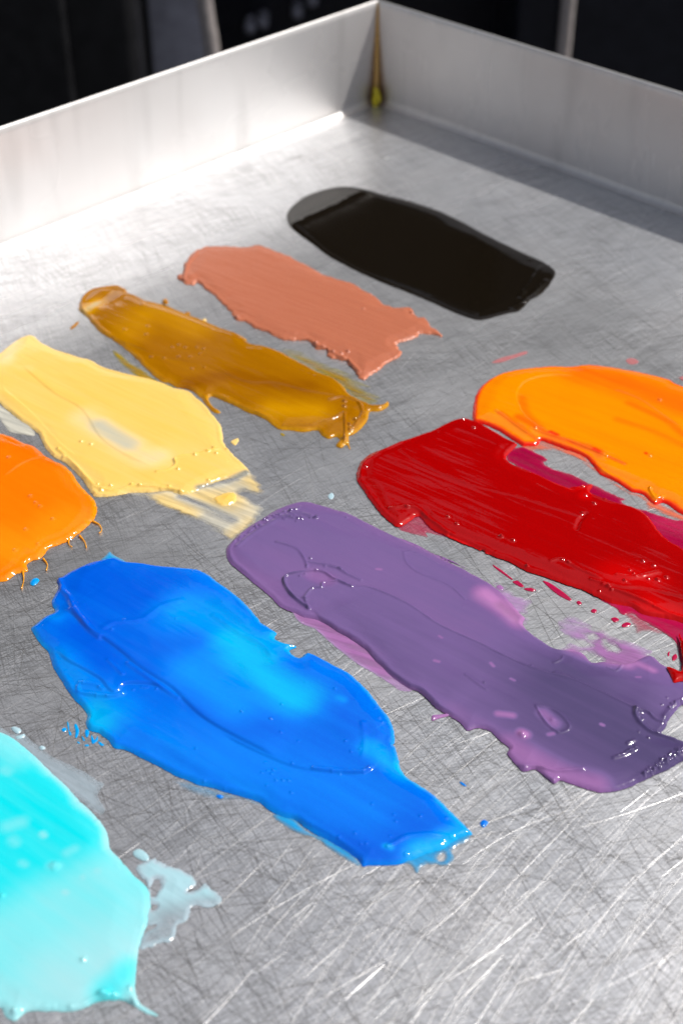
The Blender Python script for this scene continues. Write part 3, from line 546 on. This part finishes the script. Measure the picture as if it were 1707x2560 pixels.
smear('paint_body', PO, p_purple, t, thick=1.4, edge=1.1, bead=.25, rough_edge=.18, wave=.06, striae=.035, seed=8, stroke=DG, edge_film=.9, film_edge=.55, film_base=.8, z0=.0002, n=3,
      feats=[('ridge', Z(22, (210,340),(300,270),(420,200),(540,160),(620,175)), .35, 1.3),
             ('step', Z(22, (610,690),(520,620),(480,560),(475,515),(530,495),(640,480),(700,490),(760,530),(850,570),(950,575),(1090,630),(1200,690),(1350,790),(1568,890))+Z(8, (550,670),(700,735),(830,780),(870,770),(1000,830),(1150,900),(1300,975)), -.40, .45, 16),
             ('ridge', Z(22, (610,690),(520,620),(478,560),(475,515),(530,495),(640,480),(700,490),(760,530),(850,570)), .75, .7),
             ('ridge', Z(22, (850,560),(950,575),(1090,630),(1200,690),(1350,790),(1568,890))+Z(8, (550,670),(700,735),(830,780),(1000,830),(1300,975)), .28, .6),
             ('ridge', Z(22, (605,690),(590,630),(630,580),(680,575),(690,545),(760,540)), .5, .6), ('dent', Z(22, (640,510),(700,530)), .4, 4.0), ('ridge', Z(22, (430,320),(540,355),(590,420),(600,460)), .35, .7), ('ridge', Z(22, (610,430),(760,460),(830,500),(900,530)), .4, .7),
             ('step', Z(22, (610,680),(680,760),(760,820),(900,910),(1000,1000),(1130,1100),(1250,1190),(1400,1290)), .6, .8, 14),
             ('ridge', Z(22, (1140,380),(1160,440),(1240,500),(1390,560),(1480,640)), .18, .5), ('ridge', Z(22, (1145,378),(1200,375),(1330,440)), .15, .5),
             ('ridge', Z(8, (750,960),(780,1020),(830,1080),(880,1110),(935,1080),(900,1020),(840,980),(760,960)), .35, .6), ('ridge', Z(8, (770,1000),(810,1060),(870,1105)), .3, .6),
             ('ridge', Z(32, (880,1310),(880,1400),(950,1500),(1080,1590),(1200,1620),(1444,1690)), .95, 1.0), ('ridge', Z(32, (900,1340),(1020,1350),(1130,1440),(1350,1470)), .7, .8), ('ridge', Z(8, (640,1280),(760,1290),(860,1315),(1010,1310)), .6, .8), ('ridge', Z(8, (690,1300),(770,1320),(850,1375)), .8, 1.0),
             ('ridge', Z(32, (960,2100),(1150,1990),(1300,1900),(1444,1800)), .5, 2.0), ('ridge', Z(32, (1230,1400),(1350,1270),(1444,1250)), .6, 1.8), ('ridge', Z(8, (850,720),(890,700),(900,680)), .3, .6), ('ridge', Z(32, (640,630),(760,650),(900,665),(1000,640)), .35, .6), ('ridge', Z(32, (550,820),(650,860),(720,790)), .3, .5), ('ridge', Z(8, (360,790),(430,840),(475,870)), .25, .6),
             ('ridge', Z(32, (620,1900),(760,1850),(880,1780)), .5, .8), ('ridge', Z(32, (780,1730),(860,1690)), .5, .7)],
      films=[(Z(8, (900,850),(1250,1150),(1500,1200)), 34, 1.), (Z(8, (470,340),(580,410),(660,470)), 6, .0, .95), (Z(8, (560,400),(640,460)), 3.5, .0, .7), (Z(8, (950,620),(1050,660),(1150,690)), 5, .35, 1.), (Z(8, (1180,690),(1260,720)), 4, .2), (Z(8, (1260,690),(1400,760)), 2.2, .25), (Z(8, (600,1180),(720,1250),(900,1340),(1080,1390)), 6.5, .42), (Z(8, (540,1005),(620,1015)), 1.8, .35), (Z(8, (670,1110),(690,1120)), 2.4, .15), (Z(8, (190,712),(212,718)), .9, .45), (Z(8, (500,725),(515,742)), .8, .45), (Z(8, (610,810),(630,820)), .7, .5), (Z(8, (1110,1065),(1120,1068)), .7, .5), (Z(8, (215,575),(230,585)), .7, .5), (Z(8, (790,1000),(850,1060)), 3.0, .6), (Z(22, (640,500),(720,530)), 4.5, .6), (Z(8, (820,1120),(845,1115)), 1.0, .5), (Z(22, (990,470),(1012,472)), .9, .45), (Z(32, (470,1500),(500,1515)), .8, .45), (Z(32, (890,940),(930,940)), .8, .45)],  # first wide patch: deeper film that also paints in weaker reflection at lower right
      bumps=[(1400+x/4.704, 1500+y/4.704, RNG.uniform(.3, .5), RNG.uniform(.25, .45)) for x, y in [(1440-abs(RNG.normal(0,110)), 1300+RNG.normal(0,60)) for _ in range(45)]+[(900+RNG.random()*540, 0) for _ in range(0)]+[(q, 2130-(q-960)*.66+-25+RNG.normal(0, 28)) for q in RNG.uniform(960, 1440, 95)]+[(q, 1880-(q-640)*.42+RNG.normal(0, 8)) for q in RNG.uniform(640, 900, 12)]+[(1100,1590),(1130,1600),(960,1440),(940,1360),(910,1590),(1030,1660)]]
      +[(500+x/2.24, 1220+y/2.24, RNG.uniform(.4, .7), RNG.uniform(.25, .5)) for x, y in [(q, 330-(q-190)*.95+.0015*(q-190)**2*.75+RNG.normal(0, 9)) for q in RNG.uniform(190, 560, 45)]+[(q, 190-abs(q-560)*.06+RNG.normal(0, 6)) for q in RNG.uniform(420, 660, 22)]+[(580,635),(600,640),(560,510),(590,500),(650,480),(790,470),(780,465),(620,410),(600,450),(700,455),(480,530),(820,180)]]
      +[(1000+673/2.218, 1340+1118/2.218, 1.3, .7), (1000+840/2.218, 1340+1040/2.218, 1.0, .3), (1000+725/2.218, 1340+735/2.218, .5, .4), (1000+465/2.218, 1340+832/2.218, .5, .35)])
# blue
t = thing('paint_smear', (560, 1700), 'large bright blue paint smear with folded surface at lower centre')
smear('thin_film', Z(23, (0,560),(60,570),(140,592),(250,622),(330,655),(300,660),(240,640),(150,640),(80,635),(0,610),(-60,590),(-150,540),(-80,540)), p_blue_f, t, thick=.1, edge=.4, bead=0, rough_edge=.3, cover_base=.45, cover_edge=.2, edge_film=1.5, film_base=0., seed=91, n=3)
smear('thin_film', Z(23, (385,720),(420,715),(500,735),(560,800),(640,830),(760,890),(850,970),(830,985),(760,940),(680,890),(620,845),(560,822),(510,808),(450,775)), p_blue_f, t, thick=.35, edge=.5, bead=.05, rough_edge=.3, cover_base=.97, cover_edge=.6, edge_film=1.2, film_base=1., seed=92, n=3)
smear('thin_film', Z(23, (1040,970),(1080,900),(1300,850),(1430,810),(1415,850),(1370,875),(1335,900),(1340,940),(1325,975),(1290,985),(1200,975),(1160,1005),(1150,1028),(1130,1005),(1100,975)), p_blue_f, t, thick=.4, edge=.5, bead=.1, rough_edge=.3, cover_base=.92, cover_edge=.6, edge_film=1.2, film_base=.9, seed=93, n=3, holes=[Z(23, (1255,945),(1285,915),(1300,935),(1280,960))])
smear('thin_film', Z(21, (570,145),(595,110),(615,88),(640,108),(700,140),(730,165)), p_blue_f, t, thick=.4, edge=.5, bead=0, rough_edge=.2, cover_base=1., cover_edge=.8, film_base=1., seed=94)
BO = Z(21, (320,250),(350,230),(400,200),(440,180),(500,155),(570,137),(640,125),(700,145),(800,155),(900,170),(1000,178),(1100,190),(1160,215),(1220,260),(1290,310),(1340,350),(1400,410),(1450,470))+Z(22, (340,755),(380,780),(430,815),(420,845),(470,870),(545,890),(500,915),(555,955),(600,925),(660,945),(740,990),(820,1030),(880,1080),(940,1140),(1000,1220),(1050,1280),(1080,1340),(1090,1410),(1085,1450))+Z(23, (1025,340),(1045,400),(1060,470),(1100,520),(1180,570),(1250,620),(1310,680),(1360,730),(1410,780),(1440,820),(1400,835),(1330,870),(1290,900),(1200,930),(1110,965),(1060,980),(1000,985),(900,985),(860,990),(830,950),(740,895),(680,860),(600,815),(540,775),(500,745),(430,730),(360,690),(310,650),(250,628),(140,598),(60,573),(0,562))+Z(21, (1050,1370),(980,1345),(920,1310),(850,1275),(780,1240),(700,1200),(640,1190),(610,1150),(570,1120),(550,1105),(500,1090),(480,1050),(490,1010),(460,960),(420,920),(380,870),(330,790),(300,740),(285,690),(270,650),(230,610),(195,560),(175,520),(210,490),(260,450),(310,425),(290,380),(310,330),(330,290))
smear('paint_body', BO, p_blue, t, thick=1.8, edge=1.3, bead=.2, rough_edge=.15, wave=.06, striae=.03, seed=9, stroke=DG, edge_film=1.6, film_edge=.35, film_base=.84, z0=.0001, n=3,
      feats=[('step', Z(21, (320,420),(400,460),(480,540),(560,590),(680,680),(760,750),(860,820),(960,880),(1010,930),(1100,1020),(1200,1090),(1350,1170),(1568,1280)), .8, 1.0, 14),
             ('ridge', Z(21, (330,250),(350,310),(390,360),(420,430),(500,540),(560,590)), .7, 1.3), ('step', Z(21, (300,650),(370,720),(460,770),(560,830),(600,880),(640,905),(680,890),(700,860),(780,855),(880,870),(960,930)), .7, .8, 12),
             ('ridge', Z(21, (440,860),(450,890),(520,905),(620,920),(690,905)), .7, .9), ('ridge', Z(21, (450,840),(530,850),(580,880)), .4, .8), ('ridge', Z(21, (720,740),(860,840),(1000,930)), .4, 1.0), ('ridge', Z(21, (590,540),(650,510),(800,490),(900,420),(1020,380)), .3, 1.6),
             ('step', Z(21, (930,500),(1050,570),(1180,640),(1280,720),(1350,820),(1430,910),(1540,975))+Z(22, (600,1330),(720,1400),(800,1480),(840,1510)), .55, 3.0, 14),
             ('dent', Z(21, (1150,420),(1300,560),(1450,720))+Z(22, (250,1000),(400,1080),(560,1180)), .9, 12),
             ('step', Z(23, (960,430),(900,490),(850,505),(740,505),(600,490),(480,465),(300,390),(100,290)), -.6, .8, 5), ('ridge', Z(23, (900,485),(850,505),(740,500),(600,488)), .5, .8),
             ('ridge', Z(23, (860,250),(870,350),(860,420)), .2, 1.2), ('ridge', Z(21, (1200,460),(1350,560),(1470,620),(1520,680)), .25, 1.5), ('ridge', Z(23, (1000,900),(1100,850),(1250,840),(1330,850)), .35, 1.1), ('step', Z(23, (400,730),(560,780),(700,850),(850,960)), .4, .8, 5), ('ridge', Z(21, (610,720),(650,760),(690,800)), .3, .9),
             ('step', Z(23, (950,440),(1050,520),(1150,590)), .2, .9, 10)],
      films=[(Z(21, (500,250),(800,330)), 20, 1.), (Z(23, (850,860),(1000,800)), 14, 1.), (Z(21, (450,560),(600,700)), 9, 1.), (Z(21, (1050,440),(1200,480),(1330,560),(1450,700))+Z(22, (200,920),(300,1040),(450,1140),(560,1180)), 15, .38), (Z(21, (1300,600),(1450,720))+Z(22, (230,950),(380,1090),(540,1190)), 10, .0), (Z(21, (540,990),(620,1030)), 15, .42), (Z(21, (520,1010),(560,1060)), 8, .1), (Z(21, (1080,780),(1220,880),(1320,960)), 13, .5), (Z(21, (330,700),(430,820)), 8, .55), (Z(21, (300,470),(330,480)), 4, .6), (Z(21, (900,1150),(1200,1280),(1450,1380)), 16, .66), (Z(23, (900,380),(1000,450),(1070,500)), 5.5, .3), (Z(23, (1060,470),(1180,560)), 3, .05), (Z(22, (420,850),(560,920)), 5, .15), (Z(23, (1150,920),(1280,890),(1390,830)), 6, .1), (Z(23, (1270,650),(1400,790)), 2.5, .2), (Z(22, (780,1200),(800,1210)), 2.5, .5), (Z(23,(300,500),(600,600),(900,700)), 16, .7), (Z(23, (980,900),(1010,910)), 1.5, .3)],
      bumps=[(x/2.24, 1340+y/2.24, RNG.uniform(.3, .5), .33) for x, y in ((510,182),(530,175),(545,168),(990,200),(1080,215),(1100,195),(400,435),(415,440),(632,550),(700,495),(990,488),(470,845),(560,870),(545,918),(605,922),(830,872),(750,885),(880,880),(475,835),(735,1208),(548,1108),(1145,1388),(1260,1425),(1355,1010),(1520,1048),(1100,1215),(800,870),(815,873))]
      +[(500+x/2.119, 1700+y/2.119, RNG.uniform(.3, .5), .33) for x, y in ((715,68),(435,148),(375,228),(225,195),(430,300),(520,345),(770,345),(845,388),(800,400),(700,505),(740,517),(865,510),(890,490),(898,482),(405,552),(440,552),(470,553),(345,455),(490,463),(390,497),(360,500),(380,518),(330,512),(355,580),(485,618),(910,678),(1025,735),(1035,770),(1165,743),(1305,748),(1325,845),(1090,935),(1085,942),(850,888),(880,887),(735,850),(990,905),(930,165),(950,220),(965,243),(880,995),(860,960),(1005,850),(820,833),(590,785))])
# cyan
t = thing('paint_smear', (120, 2200), 'pale cyan paint smear with whitish lower half in the bottom left corner')
smear('thin_film', [(-40, 1810)]+Z(24, (0,150),(60,190),(110,200),(160,200),(220,250),(300,310),(420,380),(540,440),(620,490),(680,530),(640,600),(690,700),(640,720),(560,660),(430,560),(260,420),(120,290),(0,220)), p_cyan_f, t, thick=.12, edge=.4, bead=0, rough_edge=.4, cover_base=.5, cover_edge=.3, edge_film=2, film_base=.0, seed=101, n=3)
smear('side_patch', Z(24, (900,1080),(940,1050),(1010,1015),(1090,1060),(1180,1080),(1250,1120),(1280,1180),(1225,1225),(1300,1210),(1340,1180),(1410,1230),(1435,1310),(1330,1320),(1260,1340),(1210,1420),(1150,1440),(1130,1530),(1000,1570),(920,1600),(940,1520),(1030,1440),(960,1440),(960,1200)), p_cyan_f, t, thick=.7, edge=.9, bead=.1, rough_edge=.8, edge_scale=1.8, cover_base=1., cover_edge=.8, edge_film=1.5, film_base=.7, seed=102, n=3,
      holes=[Z(24, (1000,1160),(1050,1140),(1065,1160),(1035,1240),(1000,1255)), Z(24, (990,1310),(1020,1320),(1010,1350),(990,1350))], films=[(Z(24, (1000,1560),(1150,1440)), 9, .1, .35), (Z(24, (1300,1330),(1430,1330)), 5, .1, .6)])
CO = [(-60, 1800), (-30, 1815)]+Z(24, (0,185),(60,210),(110,240),(180,300),(260,370),(340,450),(430,530),(500,610),(570,680),(640,750),(690,820),(710,880),(720,950),(780,1010),(840,1080),(900,1140),(960,1200),(985,1270),(985,1340),(975,1420),(940,1500),(910,1590),(895,1700),(885,1800),(890,1900),(920,1960),(980,2000),(1040,2040),(960,2025),(860,1965),(760,1935),(640,1950),(560,1990),(470,2010),(370,2010),(260,2010),(170,2020),(110,2070),(60,2060),(20,2010),(0,1985))+[(-60, 2500), (-90, 2100)]
smear('paint_body', CO, p_cyan, t, thick=1.4, edge=1.6, bead=.1, rough_edge=.2, wave=.05, striae=.02, seed=10, stroke=DG, edge_film=3.0, film_edge=.12, film_base=.95, z0=.0001,
      feats=[('ridge', Z(24, (960,1430),(920,1560),(895,1700),(885,1850),(880,1950)), .6, 1.2), ('ridge', Z(24, (860,1960),(740,1925),(620,1940),(540,1980),(460,2000)), .7, 1.2), ('ridge', Z(24, (60,2040),(200,2000),(350,1990)), .4, 1.2), ('ridge', Z(24, (340,1080),(365,1060),(390,1080),(365,1105),(340,1080)), .25, .8)],
      films=[(Z(24, (-200,2100),(300,1900),(800,1650),(900,1500)), 30, .06), (Z(24, (-100,1850),(400,1600),(950,1250)), 26, .14), (Z(24, (0,1620),(400,1370),(880,1180)), 18, .42), (Z(24, (0,240),(130,330)), 9, .45), (Z(24, (700,1900),(830,1760)), 6, .75), (Z(24, (60,820),(150,790)), 3.4, .62), (Z(24, (40,450),(60,460)), 2.5, .6), (Z(24, (450,990),(490,970)), 2.6, .62), (Z(24, (640,1110),(650,1115)), 1.6, .3), (Z(24, (285,870),(295,880)), 1.8, .4), (Z(24, (150,1060),(170,1070)), 2, .65), (Z(24, (430,1250),(440,1255)), 1.5, .2), (Z(24, (90,910),(110,930)), 2.5, .66), (Z(24, (340,1080),(390,1080)), 2.6, .6), (Z(24, (545,1150),(550,1160)), 1.4, .3)],
      bumps=[(x/2.613, 1760+y/2.613, r, h) for x, y, r, h in ((690,1912,1.5,1.),(660,1912,1.2,.8),(862,1868,1.1,.9),(878,1955,1.1,.9),(748,1915,.8,.7),(630,1945,.9,.7),(102,2022,1.0,.8),(550,1690,.9,.5),(22,1275,.8,.4),(640,775,.8,.5),(470,2000,.8,.6),(365,1080,.7,.4))])

# small detached bits of paint, each a thing of its own
G1 = 'small flecks of paint around the smears'
sp = lambda pts, mat, lab, **k: speck(pts, mat, lab, grp=G1, **k)
sp(Z(21, (170,265),(180,245),(205,235),(222,245),(218,260),(200,275),(182,278)), p_blue, 'round blue droplet just below the drips of the left orange smear', thick=1.2, edge=.9, film=.1)
sp(Z(26, (108,145),(125,148),(152,170),(140,172),(118,160)), p_blue, 'tiny blue dash between the purple smear and the blue tip', seed=2)
sp(Z(26, (240,420),(255,395),(275,393),(295,410),(285,428),(262,442)), p_blue, 'round blue droplet right of the tip of the blue smear', thick=.9, edge=.6, seed=3)
sp(Z(23, (85,612),(105,608),(125,618),(110,630),(92,625)), p_blue, 'blue droplet below the lower edge of the blue smear', thick=.7, seed=4)
for k, (pts, lab) in enumerate([(((405,165),(425,155),(438,170),(425,182),(410,180)), 'leftmost blue fleck in the flock left of the blue smear'),
    (((440,120),(450,125),(455,170),(448,172)), 'thin upright pale blue sliver in the flock left of the blue smear'),
    (((486,140),(500,130),(512,150),(520,180),(505,222),(492,215),(495,180)), 'tallest blue fleck in the flock left of the blue smear'),
    (((450,180),(465,185),(470,205),(455,205)), 'small blue fleck below the pale sliver'),
    (((535,210),(550,225),(558,240),(545,240)), 'small blue fleck right of the tallest one'),
    (((560,170),(580,172),(585,195),(570,220),(558,200)), 'broad blue fleck near the edge of the blue smear'),
    (((600,200),(620,235),(640,210),(640,240),(610,262),(598,245)), 'forked blue fleck touching the torn edge of the blue smear'),
    (((645,245),(665,255),(685,270),(665,275),(648,262)), 'lowest right blue fleck in the flock by the blue smear'),
    (((555,268),(580,265),(582,276),(560,278)), 'flat blue fleck lowest in the flock by the blue smear'),
    (((505,246),(520,250),(525,260),(510,258)), 'faint tiny blue fleck between the larger blue flecks')]):
    sp(Z(24, *pts), p_blue, lab, thick=.35, edge=.3, seed=10+k, film=.15, r=.05)
for k, (pts, lab) in enumerate([(((512,160),(530,170),(575,200),(622,240),(610,240),(560,205),(520,175)), 'longest thin red dash on the metal between purple and red smears'),
    (((622,255),(650,250),(685,278),(670,285),(640,270)), 'red fleck following the longest thin dash'),
    (((685,292),(720,288),(750,300),(730,310),(695,302)), 'faint wide red fleck beside the lilac patch'),
    (((790,250),(830,262),(900,310),(948,352),(930,358),(870,325),(820,285)), 'long crimson dash just under the edge of the red smear'),
    (((975,368),(990,360),(1005,375),(990,385)), 'small red dot right after the long crimson dash'),
    (((1055,415),(1070,405),(1088,412),(1082,428),(1062,426)), 'round red dot with bright rim above the torn lilac patch'),
    (((1168,458),(1190,452),(1212,465),(1195,480),(1178,475)), 'square crimson fleck left of the widest crimson one'),
    (((1225,495),(1250,480),(1275,485),(1270,500),(1235,508)), 'widest crimson fleck near the pink edge film of the red smear'),
    (((1480,650),(1492,640),(1490,665),(1482,668)), 'tiny crimson fleck near the right frame edge'),
    (((1505,670),(1525,655),(1535,675),(1515,695),(1505,688)), 'crimson smudge beside the right frame edge')]):
    sp(Z(8, *pts), p_red_f, lab, thick=.45, edge=.35, seed=30+k, film=.2, r=.08)
sp(Z(6, (1295,232),(1330,215),(1338,230),(1318,256),(1300,245)), p_yellow, 'cream fleck on the metal right of the pale yellow smear', seed=51)
sp(Z(5, (1150,955),(1200,930),(1260,915),(1320,898),(1325,912),(1260,935),(1200,955)), p_pink, 'long pink streak on the metal above the tangerine smear', thick=.15, seed=52, film=.1, cov=.6)
sp(Z(7, (1300,40),(1320,28),(1350,35),(1362,50),(1335,60),(1312,55)), p_pink, 'round pink smudge above the tangerine smear', thick=.15, seed=53, film=.1, cov=.6)
sp(Z(7, (1545,120),(1570,112),(1600,130),(1575,138)), p_pink, 'pink fleck at the right frame edge above the tangerine smear', thick=.15, seed=54, film=.1, cov=.6)
sp(Z(3, (430,548),(440,530),(465,508),(485,500),(478,518),(455,540)), p_ochre, 'ochre dash left of the ochre smear', seed=55, thick=.4)
sp(blob(1015/2.45, 600+385/2.45, 8, 7, seed=1), p_ochre, 'shiny ochre bead on the upper edge of the ochre smear', thick=1.3, edge=1.2, seed=56, z0=.0006)
sp(blob(1150/2.45, 600+452/2.45, 6, 5, seed=2), p_ochre, 'small ochre crumb above the ochre smear, middle of three', thick=.9, edge=.8, seed=57)
sp(blob(1252/2.45, 600+492/2.45, 7, 4, seed=3), p_yellow, 'pale crumb above the ochre smear, lowest of three', thick=.7, edge=.6, seed=58)
sp(blob(400+750/2.45, 420+1635/2.45, 7, 3, .4, seed=4), p_ochre_f, 'flat ochre fleck below the ochre smear', thick=.2, seed=59)
sp(Z(8, (172,1010),(180,995),(220,990),(262,985),(275,998),(240,1008),(200,1018),(180,1028)), p_purple, 'lilac curl under the lower edge of the purple smear', thick=.9, edge=.6, seed=60, film=.1)
sp(Z(8, (530,285),(550,272),(572,290),(560,302)), p_purple, 'tiny lilac fleck beside the upper edge of the purple smear', seed=61, film=.1)
sp(Z(24, (870,975),(885,955),(915,948),(950,968),(975,1000),(970,1025),(930,1025),(890,1005)), p_cyan_f, 'pale oval dab above the torn side patch of the cyan smear', thick=.7, edge=.7, seed=62, film=.4)
sp(Z(24, (75,160),(95,148),(130,160),(142,180),(120,195),(95,185)), p_cyan_f, 'glassy pale dab at the left frame edge above the cyan smear', thick=.9, edge=.7, seed=63, film=.2)
sp(Z(24, (105,215),(130,205),(160,195),(168,212),(140,230),(115,232)), p_cyan_f, 'second glassy pale dab below the first by the cyan smear', thick=.8, edge=.7, seed=64, film=.2)
sp(Z(24, (255,285),(275,272),(298,285),(290,300),(268,300)), p_cyan_f, 'small pale droplet on the metal right of the glassy dabs', thick=.8, edge=.6, seed=65, film=.1)
sp(Z(22, (715,45),(735,28),(750,40),(745,60),(725,65)), p_cyan_f, 'tiny whitish fleck between the yellow streaks and the red smear', thick=.4, seed=66, film=.1)
# dried yellow dab in the welded corner
M_YD = simple('dried_yellow', (.62, .50, .01), .5, 0, .0003, 400)
cp = Cn+(dl+dr)*.0042
rs = []
import bmesh
bm = bmesh.new(); bmesh.ops.create_uvsphere(bm, u_segments=24, v_segments=16, radius=1)
for v_ in bm.verts:
    c_ = v_.co; k_ = 1+.18*math.sin(c_.x*3+c_.z*4)+.1*math.sin(c_.y*7)
    v_.co = (c_.x*.0021*k_, c_.y*.0017*k_, c_.z*.0048*k_)
me = bpy.data.meshes.new('paint_dab'); bm.to_mesh(me); bm.free()
for p_ in me.polygons: p_.use_smooth = True
me.materials.append(M_YD)
o = bpy.data.objects.new('paint_dab', me); COL.objects.link(o); o.location = (cp[0], cp[1], .0042)
tag(o, 'dried yellow dab stuck low in the welded corner of the tray', 'paint dab')

#@@BACK@@
# ------------------------------------------------------------------ what stands behind and below
def at(px, py, Y):
    u = (px-853.5)/F; v = (1280-py)/F
    dy = math.cos(PITCH)+v*math.sin(PITCH); dz = -math.sin(PITCH)+v*math.cos(PITCH)
    t = Y/dy
    return (u*t, Y, CAMH+dz*t)
tb = tag(empty('table', (Cn[0], Cn[1]-.55, -.75)), 'black work table under the steel tray', 'table')
cx_, cy_ = Cn[0]+(dl+dr)[0]*SIDE/2, Cn[1]+(dl+dr)[1]*SIDE/2
top = boxes('table_top', [((0, 0, 0), (.80, .80, .03))], M_TABLE, None, .003)
top.parent = tb; top.location = (cx_-tb.location.x, cy_-tb.location.y, -.0165+.75-0.0); top.rotation_euler.z = math.atan2(dr[1], dr[0])
for sx in (-1, 1):
    for sy in (-1, 1):
        lg = boxes('leg', [((0, 0, 0), (.04, .04, .7))], M_TABLE, None, .003)
        lg.parent = tb; q = np.array([cx_, cy_])+dl*sx*.34+dr*sy*.34
        lg.location = (q[0]-tb.location.x, q[1]-tb.location.y, .35)
gv = [(-6, -4, -.75), (6, -4, -.75), (6, 8, -.75), (-6, 8, -.75)]
tag(mesh_obj('ground', gv, [(0, 1, 2, 3)], M_GROUND, None, False), 'dark ground under the table', 'ground', kind='structure')

YB = 1.25
mc = tag(empty('machine_cabinet', (-.45, YB+.2, -.75)), 'black machine cabinet behind the left wall of the tray', 'machine')
x1 = at(345, 100, YB)[0]
boxes('cabinet_body', [((x1-.40, YB+.2, .20), (.80, .4, 1.9))], M_BLACK, mc, .012)  # upper part unseen, made tall to block the sky from reflections
boxes('cabinet_door', [((x1-.36, YB-.008, .2), (.6, .012, 1.7))], M_BLACK, mc, .004)
pn = tag(empty('equipment_box', (x1+.05, YB+.1, -.75)), 'dark grey equipment box between the black cabinet and the bright post', 'box')
x2 = at(500, 60, YB)[0]
boxes('box_body', [(((x1+x2)/2+.004, YB+.06, .0), (x2-x1, .03, 1.5))], M_GREY, pn, .004)
boxes('box_foot', [(((x1+x2)/2+.004, YB+.06, -.74), (x2-x1+.04, .12, .02))], M_GREY, pn, .004)
a = at(515, 30, YB-.02)
ps = tag(empty('steel_post', (a[0], a[1], -.75)), 'bright warm steel post beside the dark grey box', 'post')
b1 = at(492, 18, YB-.02); b2 = at(518, 50, YB-.02); b3 = at(532, 150, YB-.02)
tube('post_tube', [(b3[0]+.0, b3[1], -.75), (b3[0], b3[1], b3[2]-.1), b3, (b2[0], b2[1], b2[2]), (2*b2[0]-b3[0], b2[1], 2*b2[2]-b3[2]), (3*b2[0]-2*b3[0], b2[1], 3*b2[2]-2*b3[2])], .0072, M_CHROME, ps)
boxes('post_foot', [((b3[0], b3[1], -.745), (.08, .08, .01))], M_CHROME, ps, .002)
m2 = tag(empty('machine_cabinet', (.5, YB+.4, -.75)), 'navy black machine cabinet behind the right wall of the tray', 'machine')
M_NAVY = simple('navy_coating', (.010, .011, .019), .4, 0, .0002, 60)
xr = at(1300, 60, YB+.2)[0]
boxes('cabinet_body', [((xr+.45, YB+.45, .20), (.9, .4, 1.9))], M_NAVY, m2, .012)  # extended above the view so paint and floor reflect dark
boxes('cabinet_door', [((xr+.42, YB+.243, .2), (.75, .012, 1.7))], M_NAVY, m2, .004)
m3 = tag(empty('machine_cabinet', (0.05, YB+.6, -.75)), 'black machine base seen straight behind the tray corner', 'machine')
boxes('cabinet_body', [((.02, YB+.6, .15), (.72, .3, 1.8))], M_NAVY, m3, .012)  # added height out of frame darkens what the tray reflects
for px, py in ((622, 88), (655, 75), (742, 50), (780, 20)):
    q = at(px, py, YB+.40)
    tube('bolt', [(q[0], YB+.452, q[2]), (q[0], YB+.43, q[2]), (q[0], YB+.42, q[2])], .007, M_GREY, m3, 12)
a = at(1415, 60, YB-.02)
ps = tag(empty('steel_post', (a[0], a[1], -.75)), 'thin steel post in front of the navy black cabinet', 'post')
tube('post_tube', [(a[0]+.002, a[1], -.75), (a[0]+.001, a[1], -.4), (a[0], a[1], a[2]), (a[0], a[1], a[2]+.12)], .0062, M_CHROME, ps)
boxes('post_foot', [((a[0], a[1], -.745), (.08, .08, .01))], M_CHROME, ps, .002)

#@@LIGHT@@
# ------------------------------------------------------------------ light
sun_dir = -(0.50*dl)+0.43*dr            # towards the sun, per unit of height
sd3 = np.array([sun_dir[0], sun_dir[1], 1.0]); sd3 /= np.linalg.norm(sd3)
elev = math.asin(sd3[2])
L = bpy.data.lights.new('sun', 'SUN'); L.energy = 5.0; L.angle = math.radians(.55); L.color = (1, .965, .91)
lo = bpy.data.objects.new('sun', L); COL.objects.link(lo)
import mathutils
lo.rotation_euler = mathutils.Vector(sd3).to_track_quat('Z', 'Y').to_euler()
w = bpy.data.worlds.new('World'); sc.world = w; w.use_nodes = True
g = NT(w.node_tree); bg = w.node_tree.nodes['Background']
sky = g.add('ShaderNodeTexSky'); sky.sky_type = 'NISHITA'; sky.sun_disc = False
sky.sun_elevation = elev; sky.sun_rotation = math.atan2(sd3[0], sd3[1]); sky.dust_density = 3.; sky.air_density = 1.0
hs = g.add('ShaderNodeHueSaturation'); hs.inputs['Saturation'].default_value = .55
w.node_tree.links.new(sky.outputs[0], hs.inputs['Color']); w.node_tree.links.new(hs.outputs[0], bg.inputs['Color'])
bg.inputs['Strength'].default_value = .085

# ------------------------------------------------------------------ camera
cam = bpy.data.cameras.new('camera'); co = bpy.data.objects.new('camera', cam); COL.objects.link(co)
co.location = (0, 0, CAMH); co.rotation_euler = (math.pi/2-PITCH, 0, 0)
cam.sensor_fit = 'VERTICAL'; cam.sensor_height = 36; cam.lens = F/2560*36
cam.clip_start = .01; cam.clip_end = 100
cam.dof.use_dof = True; cam.dof.focus_distance = .412; cam.dof.aperture_fstop = 14
sc.camera = co
sc.render.resolution_x = 682; sc.render.resolution_y = 1024
sc.view_settings.view_transform = 'Standard'; sc.view_settings.look = 'None'; sc.view_settings.exposure = 0; sc.view_settings.gamma = 1
sc.cycles.use_denoising = True
sc.cycles.max_bounces = 8; sc.cycles.sample_clamp_indirect = 6
sc.cycles.transparent_max_bounces = 12
